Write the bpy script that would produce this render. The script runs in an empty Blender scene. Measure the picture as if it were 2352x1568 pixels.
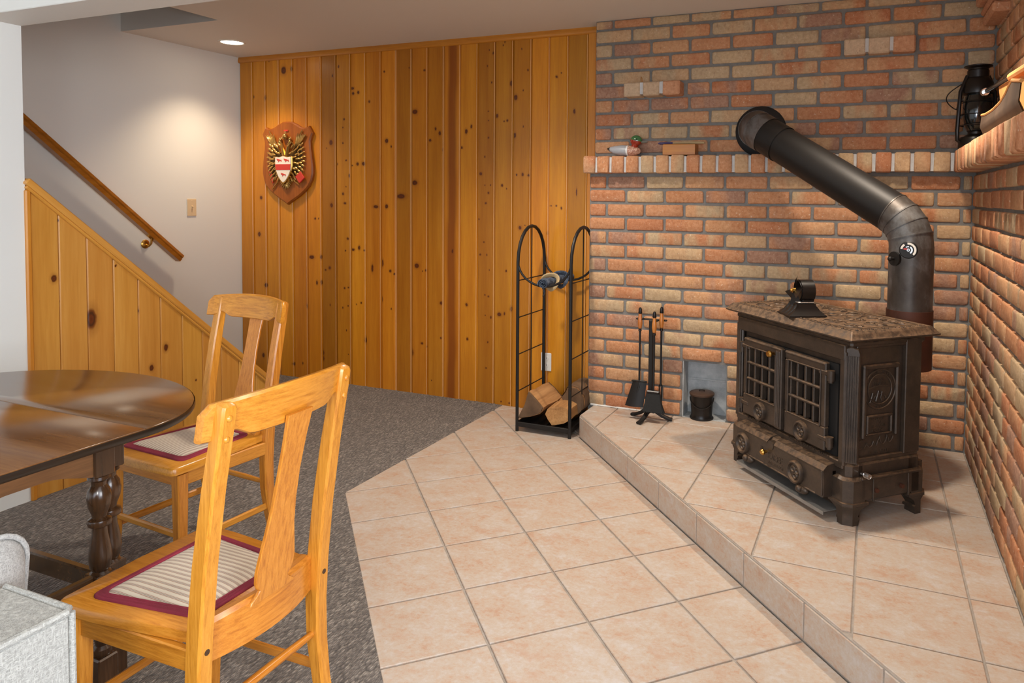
import bpy, bmesh, math, random
from mathutils import Vector, Matrix, Euler
random.seed(7)
SC = bpy.context.scene
COL = SC.collection
PI = math.pi
R = math.radians
rnd = random.uniform

# ------------------------------------------------------------------ camera
cam_d = bpy.data.cameras.new('camera'); cam = bpy.data.objects.new('camera', cam_d); COL.objects.link(cam)
YAW, PIT, ROL = 0.394121, 0.043251, -0.009698
def cam_matrix():
    cy, sy = math.cos(YAW), math.sin(YAW)
    f = Vector((-sy*math.cos(PIT), cy*math.cos(PIT), -math.sin(PIT)))
    r = Vector((cy, sy, 0)); d = f.cross(r)
    c, s = math.cos(ROL), math.sin(ROL)
    rr = c*r + s*d; dd = -s*r + c*d
    m = Matrix((rr, -dd, -f)).transposed().to_4x4()
    m.translation = Vector((0, 0, 1.369)); return m
cam.matrix_world = cam_matrix()
cam_d.sensor_width = 36.0; cam_d.lens = 1654.258/2352*36
cam_d.shift_x = (1176-1317.484)/2352; cam_d.shift_y = (522.041-784)/2352
cam_d.clip_start = 0.02
SC.camera = cam
# ------------------------------------------------------------------ world, exposure, area lights
w = bpy.data.worlds.new('world'); SC.world = w; w.use_nodes = True
w.node_tree.nodes['Background'].inputs[0].default_value = (0.72, 0.83, 1.0, 1)
w.node_tree.nodes['Background'].inputs[1].default_value = 2.4
SC.view_settings.view_transform = 'Standard'; SC.view_settings.look = 'None'
SC.view_settings.gamma = 1.0; SC.view_settings.use_curve_mapping = False
SC.view_settings.exposure = 0.45
def area(name, loc, target, size, size_y, power, col):
    l = bpy.data.lights.new(name, 'AREA'); l.shape = 'RECTANGLE'; l.size = size; l.size_y = size_y
    l.energy = power; l.color = col
    o = bpy.data.objects.new(name, l); COL.objects.link(o); o.location = loc
    o.rotation_euler = (Vector(target)-Vector(loc)).to_track_quat('-Z', 'Y').to_euler(); return o
def spot(name, loc, target, power, col, angle, blend, rad):
    l = bpy.data.lights.new(name, 'SPOT'); l.energy = power; l.color = col
    l.spot_size = R(angle); l.spot_blend = blend; l.shadow_soft_size = rad
    o = bpy.data.objects.new(name, l); COL.objects.link(o); o.location = loc
    o.rotation_euler = (Vector(target)-Vector(loc)).to_track_quat('-Z', 'Y').to_euler(); return o
# daylight_back: from the open, glazed side of the room behind the photographer
area('daylight_back', (0.3, -2.2, 1.60), (-1.2, 3.0, 0.9), 2.6, 1.5, 20, (0.92, 0.97, 1.0))
area('fill_right', (1.75, 0.15, 1.45), (-4.4, 2.7, 1.5), 1.3, 1.3, 54, (0.95, 0.97, 1.0))  # unseen fill light, added to brighten the stair wall
area('flash_key', (-0.30, -0.55, 1.47), (-1.6, 3.4, 1.0), 0.30, 0.30, 10, (1.0, 0.97, 0.92))  # unseen stand-in for the camera flash, set by the half wall's shadow
spot('can_lamp_stairs', (-4.068, 3.682, 2.36), (-4.068, 3.682, 0), 40, (1.0, 0.76, 0.52), 110, 1.0, 0.05)
spot('can_lamp_hearth', (0.03, 3.05, 2.36), (0.05, 2.95, 0), 80, (1.0, 0.86, 0.70), 116, 0.8, 0.05)
spot('overhead_fill_middle', (-1.65, 3.0, 2.36), (-1.65, 3.0, 0), 92, (1.0, 0.90, 0.78), 128, 0.9, 0.06)  # added overhead fill for the tiles by the rack, no fixture there
spot('overhead_fill_near', (-0.25, 1.45, 2.36), (-0.25, 1.45, 0), 20, (1.0, 0.95, 0.90), 130, 0.9, 0.08)  # added overhead fill above the near floor, no fixture there

# ------------------------------------------------------------------ helpers
def lin(r, g, b):
    f = lambda c: (c/255/12.92) if c/255 <= 0.04045 else ((c/255+0.055)/1.055)**2.4
    return (f(r), f(g), f(b), 1)

class NT:
    def __init__(s, name):
        s.m = bpy.data.materials.new(name); s.m.use_nodes = True
        s.t = s.m.node_tree; s.b = s.t.nodes['Principled BSDF']
    def n(s, typ, **kw):
        nd = s.t.nodes.new(typ)
        for k, v in kw.items():
            if k in nd.inputs: s.set(nd.inputs[k], v)
            else: setattr(nd, k, v)
        return nd
    def set(s, sock, v):
        if isinstance(v, bpy.types.NodeSocket): s.t.links.new(v, sock)
        elif isinstance(v, bpy.types.Node): s.t.links.new(v.outputs[0], sock)
        else: sock.default_value = v
    def inp(s, k, v): s.set(s.b.inputs[k], v)
    def math(s, op, a, b=0.0, c=None):
        nd = s.t.nodes.new('ShaderNodeMath'); nd.operation = op
        s.set(nd.inputs[0], a); s.set(nd.inputs[1], b)
        if c is not None: s.set(nd.inputs[2], c)
        return nd.outputs[0]
    def mix(s, fac, a, b, blend='MIX'):
        nd = s.t.nodes.new('ShaderNodeMix'); nd.data_type = 'RGBA'; nd.blend_type = blend
        s.set(nd.inputs[0], fac); s.set(nd.inputs[6], a); s.set(nd.inputs[7], b)
        return nd.outputs[2]
    def ramp(s, fac, stops, interp='LINEAR'):
        nd = s.t.nodes.new('ShaderNodeValToRGB'); cr = nd.color_ramp; cr.interpolation = interp
        while len(cr.elements) < len(stops): cr.elements.new(0.5)
        for e, (p, c) in zip(cr.elements, stops):
            e.position = p; e.color = c if len(c) == 4 else (*c, 1)
        s.set(nd.inputs[0], fac); return nd.outputs[0]
    def noise(s, vec, scale, detail=4.0, rough=0.55, dist=0.0):
        nd = s.n('ShaderNodeTexNoise', Scale=scale, Detail=detail, Roughness=rough, Distortion=dist)
        if vec is not None: s.set(nd.inputs['Vector'], vec)
        return nd.outputs[0]
    def coords(s, scale=(1, 1, 1), rand=True, which='Object'):
        tc = s.n('ShaderNodeTexCoord'); mp = s.n('ShaderNodeMapping')
        s.set(mp.inputs[0], tc.outputs[which]); s.set(mp.inputs['Scale'], scale)
        if rand:
            oi = s.n('ShaderNodeObjectInfo'); v = s.n('ShaderNodeVectorMath', operation='SCALE')
            cx = s.n('ShaderNodeCombineXYZ')
            s.set(cx.inputs[0], s.math('MULTIPLY', oi.outputs['Random'], 37.0))
            s.set(cx.inputs[1], s.math('MULTIPLY', oi.outputs['Random'], 91.0))
            s.set(cx.inputs[2], s.math('MULTIPLY', oi.outputs['Random'], 63.0))
            s.set(mp.inputs['Location'], cx)
        return mp.outputs[0]
    def rand(s): return s.n('ShaderNodeObjectInfo').outputs['Random']
    def bump(s, h, strength=0.3, dist=0.002):
        b = s.n('ShaderNodeBump', Strength=strength, Distance=dist); s.set(b.inputs['Height'], h)
        s.inp('Normal', b.outputs[0])

def plain(name, col, rough=0.5, metal=0.0, coat=0.0, bump=0.0, bscale=200, var=0.0):
    k = NT(name); c = lin(*col)
    if var:
        nz = k.noise(k.coords(), 9.0, 5)
        d = tuple(x*(1-var) for x in c[:3]); e = tuple(min(1, x*(1+var)) for x in c[:3])
        k.inp('Base Color', k.ramp(nz, [(0.3, d), (0.7, e)]))
    else: k.inp('Base Color', c)
    k.inp('Roughness', rough); k.inp('Metallic', metal)
    if coat: k.inp('Coat Weight', coat); k.inp('Coat Roughness', 0.15)
    if bump: k.bump(k.noise(k.coords(), bscale, 4), bump, 0.001)
    return k.m

def wood(name, dark, mid, light, axis='Z', rough=0.38, fine=1.0, coat=0.0, var=0.25, knots=False, heart=False, bead=False, thr=(0.72, 0.80), at=()):
    k = NT(name)
    s = {'X': (0.06, 1, 1), 'Y': (1, 0.06, 1), 'Z': (1, 1, 0.06)}[axis]
    v = k.coords(s)
    g1 = k.noise(v, 22*fine, 5, 0.6, 0.4)
    g2 = k.noise(v, 150*fine, 3, 0.6)
    s2 = {'X': (0.3, 1, 1), 'Y': (1, 0.3, 1), 'Z': (1, 1, 0.3)}[axis]
    g3 = k.noise(k.coords(s2), 3.0, 3)
    f = k.math('ADD', k.math('MULTIPLY', g1, 0.55), k.math('MULTIPLY', g2, 0.25))
    f = k.math('ADD', f, k.math('MULTIPLY', g3, 0.2))
    c = k.ramp(f, [(0.34, lin(*dark)), (0.5, lin(*mid)), (0.66, lin(*light))])
    if heart:
        tc = k.n('ShaderNodeTexCoord'); sx = k.n('ShaderNodeSeparateXYZ'); k.set(sx.inputs[0], tc.outputs['Object'])
        wob = k.math('MULTIPLY', k.math('SUBTRACT', k.noise(k.coords((0, 0, 1), False), 1.4, 2), 0.5), 0.05)
        d = k.math('ABSOLUTE', k.math('ADD', sx.outputs[0], wob))
        fac = k.ramp(d, [(0.02, (1, 1, 1)), (0.045, (0, 0, 0))])
        c = k.mix(k.math('MULTIPLY', fac, 0.75), c, lin(*heart))
    val = k.math('ADD', k.math('MULTIPLY', k.rand(), var), 1-var/2)
    hsv = k.n('ShaderNodeHueSaturation'); k.set(hsv.inputs['Color'], c); k.set(hsv.inputs['Value'], val)
    k.set(hsv.inputs['Hue'], k.math('ADD', 0.495, k.math('MULTIPLY', k.rand(), 0.01)))
    c = hsv.outputs[0]
    if knots:
        tc = k.n('ShaderNodeTexCoord'); sx = k.n('ShaderNodeSeparateXYZ'); k.set(sx.inputs[0], tc.outputs['Object'])
        cx = k.n('ShaderNodeCombineXYZ')
        jit = k.math('MULTIPLY', k.math('SUBTRACT', k.noise(k.coords((1, 1, 1), False), 30, 2), 0.5), 0.012)
        rr = k.rand()
        k.set(cx.inputs[0], k.math('ADD', k.math('ADD', k.math('MULTIPLY', k.math('ADD', sx.outputs[0], sx.outputs[1]), 1.35), jit), k.math('MULTIPLY', rr, 41.0)))
        k.set(cx.inputs[1], k.math('ADD', k.math('ADD', k.math('MULTIPLY', sx.outputs[2], 0.85), jit), k.math('MULTIPLY', rr, 87.0)))
        for sc, th_, r in ((7.5, thr[0], 0.15), (15.0, thr[1], 0.13)):
            vo = k.n('ShaderNodeTexVoronoi', voronoi_dimensions='2D', Scale=sc, Randomness=1.0)
            k.set(vo.inputs['Vector'], cx)
            sp = k.n('ShaderNodeSeparateColor'); k.set(sp.inputs[0], vo.outputs['Color'])
            on = k.math('GREATER_THAN', sp.outputs[0], th_)
            rad = k.math('MULTIPLY', k.math('ADD', 0.45, k.math('MULTIPLY', sp.outputs[1], 0.75)), r*knots)
            q = k.math('DIVIDE', vo.outputs['Distance'], rad)
            core = k.ramp(q, [(0.0, lin(84, 34, 10)), (0.30, lin(104, 44, 12)), (0.5, lin(58, 20, 6)), (0.62, lin(120, 60, 16))])
            a = k.math('MULTIPLY', on, k.ramp(q, [(0.0, (1, 1, 1)), (0.55, (0.95, 0.95, 0.95)), (0.8, (0.25, 0.25, 0.25)), (1.0, (0, 0, 0))]))
            c = k.mix(a, c, core)
    if at:
        tc = k.n('ShaderNodeTexCoord'); sx = k.n('ShaderNodeSeparateXYZ'); k.set(sx.inputs[0], tc.outputs['Object'])
        j1 = k.math('MULTIPLY', k.math('SUBTRACT', k.noise(k.coords((1, 1, 1), False), 55, 2), 0.5), 0.008)
        cx = k.n('ShaderNodeCombineXYZ'); k.set(cx.inputs[0], k.math('ADD', k.math('ADD', sx.outputs[0], sx.outputs[1]), j1)); k.set(cx.inputs[1], k.math('ADD', sx.outputs[2], j1))
        q = None
        for (u0, z0, ru, rz) in at:
            a1 = k.n('ShaderNodeVectorMath', operation='SUBTRACT'); k.set(a1.inputs[0], cx); a1.inputs[1].default_value = (u0, z0, 0)
            a2 = k.n('ShaderNodeVectorMath', operation='MULTIPLY'); k.set(a2.inputs[0], a1.outputs[0]); a2.inputs[1].default_value = (1/ru, 1/rz, 0)
            a3 = k.n('ShaderNodeVectorMath', operation='LENGTH'); k.set(a3.inputs[0], a2.outputs[0])
            q = a3.outputs['Value'] if q is None else k.math('MINIMUM', q, a3.outputs['Value'])
        core = k.ramp(q, [(0.0, lin(92, 38, 10)), (0.35, lin(104, 44, 12)), (0.62, lin(54, 20, 6)), (0.8, lin(112, 54, 12))])
        c = k.mix(k.ramp(k.math('MULTIPLY', q, 0.5), [(0.0, (1, 1, 1)), (0.42, (0.95, 0.95, 0.95)), (0.55, (0.30, 0.30, 0.30)), (1.0, (0, 0, 0))]), c, core)
    if bead:  # glint along the bead edge, painted in as a lighter wood colour
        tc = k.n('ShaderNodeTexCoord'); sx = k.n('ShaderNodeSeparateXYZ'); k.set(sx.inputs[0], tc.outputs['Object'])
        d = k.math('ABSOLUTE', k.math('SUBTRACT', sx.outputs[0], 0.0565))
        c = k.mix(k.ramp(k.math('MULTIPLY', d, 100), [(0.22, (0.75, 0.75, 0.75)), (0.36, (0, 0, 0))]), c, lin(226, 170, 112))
    k.inp('Base Color', c)
    k.inp('Roughness', k.math('ADD', rough-0.06, k.math('MULTIPLY', g1, 0.12)))
    if coat: k.inp('Coat Weight', coat); k.inp('Coat Roughness', 0.2)
    k.bump(f, 0.12, 0.001)
    return k.m

# ---- surface materials
def mat_brick(name, pal=None):
    k = NT(name); r = k.rand()
    v = k.coords((1, 1, 1))
    P = pal or [(198, 130, 82), (190, 116, 68), (194, 168, 128), (194, 126, 76), (204, 150, 102), (156, 112, 92), (186, 164, 128), (196, 132, 86), (186, 108, 60), (200, 162, 118)]
    base = k.ramp(r, [(i/10, lin(*c_)) for i, c_ in enumerate(P)], 'CONSTANT')
    Q = [P[(i*3+2) % 10] for i in range(10)]
    alt = k.ramp(k.math('FRACT', k.math('MULTIPLY', r, 7.31)), [(i/10, lin(*c_)) for i, c_ in enumerate(Q)], 'CONSTANT')
    big = k.noise(k.coords((1, 1, 0.35)), 7.0, 2)
    c = k.mix(k.ramp(big, [(0.46, (0, 0, 0)), (0.60, (1, 1, 1))]), base, alt)
    n2 = k.noise(v, 60, 6, 0.7)
    c = k.mix(0.30, c, k.ramp(n2, [(0.3, lin(130, 84, 58)), (0.7, lin(236, 202, 168))]), 'MIX')
    sp = k.noise(v, 95, 2, 0.5)
    c = k.mix(k.ramp(sp, [(0.66, (0, 0, 0)), (0.74, (0.5, 0.5, 0.5))]), c, lin(228, 212, 190))
    sp2 = k.noise(k.coords((1, 1, 0.25)), 140, 2, 0.5)
    c = k.mix(k.ramp(sp2, [(0.64, (0, 0, 0)), (0.75, (0.4, 0.4, 0.4))]), c, lin(110, 72, 52))
    k.inp('Base Color', c); k.inp('Roughness', 0.9)
    k.bump(k.noise(v, 110, 6, 0.7), 0.75, 0.004)
    return k.m
BRICK = mat_brick('brick_clay')
BRICK_B = mat_brick('brick_buff', [(206, 182, 150), (198, 172, 140)]*5)
BRICK_O = mat_brick('brick_orange', [(204, 142, 100), (198, 132, 90)]*5)
def mat_mortar(name, a, b):
    k = NT(name); v = k.coords((1, 1, 1), False)
    k.inp('Base Color', k.ramp(k.noise(v, 25, 6, 0.7), [(0.3, lin(*a)), (0.7, lin(*b))])); k.inp('Roughness', 0.95)
    k.bump(k.noise(v, 160, 5, 0.7), 0.5, 0.003); return k.m
MORTAR = mat_mortar('mortar_grey', (108, 107, 104), (134, 131, 126))
MORTAR_L = mat_mortar('mortar_light', (186, 186, 184), (206, 205, 202))
NICHE = mat_mortar('cement_board', (160, 164, 166), (196, 198, 198))
def mat_tile():
    k = NT('ceramic_tile'); v = k.coords((1, 1, 1)); v2 = k.coords((0.85, 1.2, 1))
    f = k.math('ADD', k.math('MULTIPLY', k.noise(v2, 9, 6, 0.75), 0.52), k.math('MULTIPLY', k.noise(v, 60, 5, 0.78), 0.48))
    c = k.ramp(f, [(0.38, lin(202, 166, 140)), (0.45, lin(206, 183, 162)), (0.52, lin(208, 193, 176)), (0.62, lin(214, 206, 198))])
    pk = k.noise(v2, 11, 4, 0.7)
    c = k.mix(k.ramp(pk, [(0.54, (0, 0, 0)), (0.70, (0.6, 0.6, 0.6))]), c, lin(202, 162, 134))
    k.inp('Base Color', k.mix(1.0, c, (0.80, 0.79, 0.80, 1), 'MULTIPLY')); k.inp('Roughness', 0.45); k.inp('Specular IOR Level', 0.3)
    k.bump(k.noise(v, 30, 5, 0.6), 0.12, 0.002); return k.m
TILE = mat_tile()
GROUT = mat_mortar('grout', (150, 140, 130), (178, 168, 158))
def mat_carpet():
    k = NT('carpet_loop'); v = k.coords((1, 1, 1), False)
    mp = k.n('ShaderNodeMapping'); k.set(mp.inputs[0], v); mp.inputs['Rotation'].default_value = (0, 0, R(-12)); mp.inputs['Scale'].default_value = (1.0, 0.38, 1)
    vo = k.n('ShaderNodeTexVoronoi', Scale=165.0, Randomness=0.75); k.set(vo.inputs['Vector'], mp.outputs[0])
    sp = k.n('ShaderNodeSeparateColor'); k.set(sp.inputs[0], vo.outputs['Color'])
    c = k.ramp(sp.outputs[0], [(0.0, lin(100, 93, 88)), (0.4, lin(121, 113, 106)), (0.75, lin(142, 133, 124)), (1.0, lin(174, 164, 153))])
    n = k.noise(v, 4, 3)
    c = k.mix(0.12, c, k.ramp(n, [(0.35, lin(120, 104, 92)), (0.65, lin(166, 150, 134))]))
    d = k.ramp(vo.outputs['Distance'], [(0.15, (1, 1, 1)), (0.8, (0.4, 0.4, 0.4))])
    c = k.mix(1.0, c, d, 'MULTIPLY')
    k.inp('Base Color', c); k.inp('Roughness', 1.0); k.inp('Specular IOR Level', 0.1); k.inp('Sheen Weight', 0.2)
    k.bump(k.math('SUBTRACT', 1.0, vo.outputs['Distance']), 1.0, 0.006); return k.m
CARPET = mat_carpet()
def mat_paint(name, col, b=0.06):
    k = NT(name); v = k.coords((1, 1, 1), False)
    k.inp('Base Color', lin(*col)); k.inp('Roughness', 0.6); k.bump(k.noise(v, 90, 4, 0.6), b, 0.002); return k.m
WHITE = mat_paint('wall_paint', (230, 231, 226)); CEIL = mat_paint('ceiling_paint', (226, 222, 214), 0.03)
PINE_ARGS = ((178, 106, 18), (194, 122, 24), (208, 138, 33), 'Z', 0.36, 0.9, 0.08, 0.30)
PINE_TX = wood('pine_trim_x', (168, 98, 26), (188, 116, 36), (200, 130, 46), 'X', 0.38, 1, 0.2)
PINE_TZ = wood('pine_trim_z', (184, 110, 30), (200, 126, 40), (212, 142, 54), 'Z', 0.38, 1, 0.2)
PINE_TY = wood('pine_trim_y', (196, 132, 50), (212, 148, 62), (222, 160, 76), 'Y', 0.36, 1, 0.2)
RAILW = wood('handrail_wood', (140, 84, 14), (166, 102, 22), (184, 120, 34), 'Y', 0.3, 1, 0.4)
OAK = {a: wood('oak_'+a, (166, 94, 20), (204, 130, 40), (222, 150, 58), a, 0.32, 6.5, 0.4, 0.08) for a in 'XYZ'}
WAL = {a: wood('walnut_'+a, (50, 33, 19), (74, 49, 28), (98, 67, 41), a, 0.22, 1.2, 0.5, 0.1) for a in 'XYZ'}
def mat_iron():
    k = NT('cast_iron'); v = k.coords((1, 1, 1), False)
    g = k.n('ShaderNodeNewGeometry'); sx = k.n('ShaderNodeSeparateXYZ'); k.set(sx.inputs[0], g.outputs['Normal'])
    n = k.noise(v, 14, 6, 0.7)
    c = k.ramp(n, [(0.3, lin(58, 50, 44)), (0.55, lin(74, 63, 54)), (0.75, lin(92, 76, 62))])
    up = k.ramp(sx.outputs[2], [(0.25, (0, 0, 0)), (0.8, (1, 1, 1))])
    dust = k.math('MULTIPLY', up, k.ramp(k.noise(v, 45, 6, 0.7), [(0.40, (0.12, 0.12, 0.12)), (0.60, (1, 1, 1))]))
    c = k.mix(dust, c, lin(132, 104, 78))
    k.inp('Base Color', c); k.inp('Metallic', 0.35)
    k.inp('Roughness', k.math('ADD', 0.36, k.math('MULTIPLY', dust, 0.35)))
    k.bump(k.noise(v, 160, 5, 0.6), 0.25, 0.002); return k.m
IRON = mat_iron()
BLACK = plain('black_enamel', (26, 22, 20), 0.34, 0.2, bump=0.05)
BLACKM = plain('black_steel', (34, 32, 31), 0.5, 0.4, bump=0.1, bscale=80)
def mat_pipe():
    k = NT('stove_pipe_steel'); v = k.coords((1, 1, 0.6), False)
    n = k.noise(v, 6, 6, 0.65)
    c = k.ramp(n, [(0.3, lin(58, 50, 46)), (0.48, lin(86, 80, 75)), (0.60, lin(120, 120, 120)), (0.75, lin(88, 66, 52))])
    k.inp('Base Color', c); k.inp('Metallic', 0.55); k.inp('Roughness', k.ramp(n, [(0.3, (0.38,)*3), (0.7, (0.58,)*3)])); return k.m
PIPE = mat_pipe()
RUST = plain('rusted_collar', (84, 48, 34), 0.6, 0.3, var=0.3)
STEEL = plain('brushed_steel', (190, 188, 186), 0.3, 0.9, bump=0.1)
CHROME = plain('chrome', (225, 222, 218), 0.12, 1.0)
BRASS = plain('brass', (196, 152, 78), 0.28, 1.0)
DARKGOLD = plain('dark_gilding', (84, 62, 30), 0.5, 0.6, bump=0.3, var=0.4)
OLDBRASS = plain('antique_gold', (206, 164, 92), 0.30, 0.85, bump=0.2, bscale=160, var=0.4)
COPPER = plain('copper_lining', (214, 150, 92), 0.32, 0.85, var=0.15)
GUN = plain('tarnished_metal', (92, 78, 68), 0.45, 0.6, var=0.25)
TRAY = plain('galvanised_tray', (158, 156, 152), 0.45, 0.6, var=0.2)
DARK = plain('dark_void', (18, 15, 13), 0.9)
IVORY = plain('ivory_plastic', (222, 198, 160), 0.4)
WPLAST = plain('white_plastic', (226, 222, 214), 0.4)
SHIELD = wood('plaque_oak', (132, 66, 10), (156, 84, 16), (172, 100, 26), 'Z', 0.48, 2.4, 0.0, 0.05)
ENAMELW = plain('white_enamel', (238, 230, 216), 0.35)
RED = plain('red_enamel', (204, 58, 46), 0.4)
BARK = plain('bark', (104, 80, 58), 0.95, bump=0.9, bscale=60, var=0.45)
SPLIT = wood('split_wood', (112, 74, 42), (164, 116, 70), (192, 144, 94), 'Y', 0.85, 0.8, 0.0, 0.2)
def mat_stripe():
    k = NT('striped_upholstery'); tc = k.n('ShaderNodeTexCoord'); sx = k.n('ShaderNodeSeparateXYZ'); k.set(sx.inputs[0], tc.outputs['Object'])
    t = k.math('FRACT', k.math('MULTIPLY', sx.outputs[1], 1/0.0145))
    c = k.ramp(t, [(0.0, lin(214, 200, 178)), (0.30, lin(206, 192, 170)), (0.36, lin(150, 96, 74)), (0.44, lin(206, 192, 172)), (0.52, lin(120, 108, 96)),
                   (0.60, lin(204, 190, 170)), (0.70, lin(150, 96, 74)), (0.78, lin(212, 198, 176)), (1.0, lin(214, 200, 178))])
    k.inp('Base Color', c); k.inp('Roughness', 0.95); k.inp('Sheen Weight', 0.2)
    k.bump(k.noise(k.coords(), 700, 2), 0.3, 0.001); return k.m
STRIPE = mat_stripe()
GIMP = plain('maroon_braid', (136, 40, 58), 0.9, bump=1.0, bscale=320, var=0.3)
def mat_fabric(name, a, b, scale):
    k = NT(name); v = k.coords((1, 1, 1), False)
    wv = k.noise(k.coords((1, 1, 0.25), False), scale, 3, 0.7); w2 = k.noise(k.coords((0.25, 0.25, 1), False), scale, 3, 0.7)
    f = k.math('MAXIMUM', wv, w2)
    k.inp('Base Color', k.ramp(f, [(0.42, lin(*a)), (0.66, lin(*b))])); k.inp('Roughness', 1.0); k.inp('Specular IOR Level', 0.15)
    k.bump(f, 0.7, 0.003); return k.m
SOFA = mat_fabric('sofa_weave', (148, 146, 140), (190, 188, 181), 420)
CUSH = mat_fabric('cushion_weave', (150, 148, 144), (190, 188, 184), 460)
def mat_denim():
    k = NT('denim'); v = k.coords((1, 1, 1))
    k.inp('Base Color', k.ramp(k.noise(v, 40, 5, 0.7), [(0.35, lin(38, 46, 60)), (0.55, lin(74, 86, 104)), (0.72, lin(140, 150, 162))])); k.inp('Roughness', 0.95)
    k.bump(k.noise(v, 200, 3), 0.5, 0.002); return k.m
DENIM = mat_denim()
TAN = plain('tan_webbing', (176, 152, 112), 0.8)
LAMP = NT('lamp_glow'); LAMP.inp('Base Color', (1, 1, 1, 1)); LAMP.inp('Emission Color', (1.0, 0.86, 0.66, 1)); LAMP.inp('Emission Strength', 9.0); LAMP = LAMP.m
def mat_glass():
    k = NT('glass_pane'); k.inp('Base Color', (0.9, 0.95, 0.95, 1)); k.inp('Roughness', 0.05); k.inp('Transmission Weight', 0.9); k.inp('IOR', 1.45); return k.m
GLASS = mat_glass()

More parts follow.
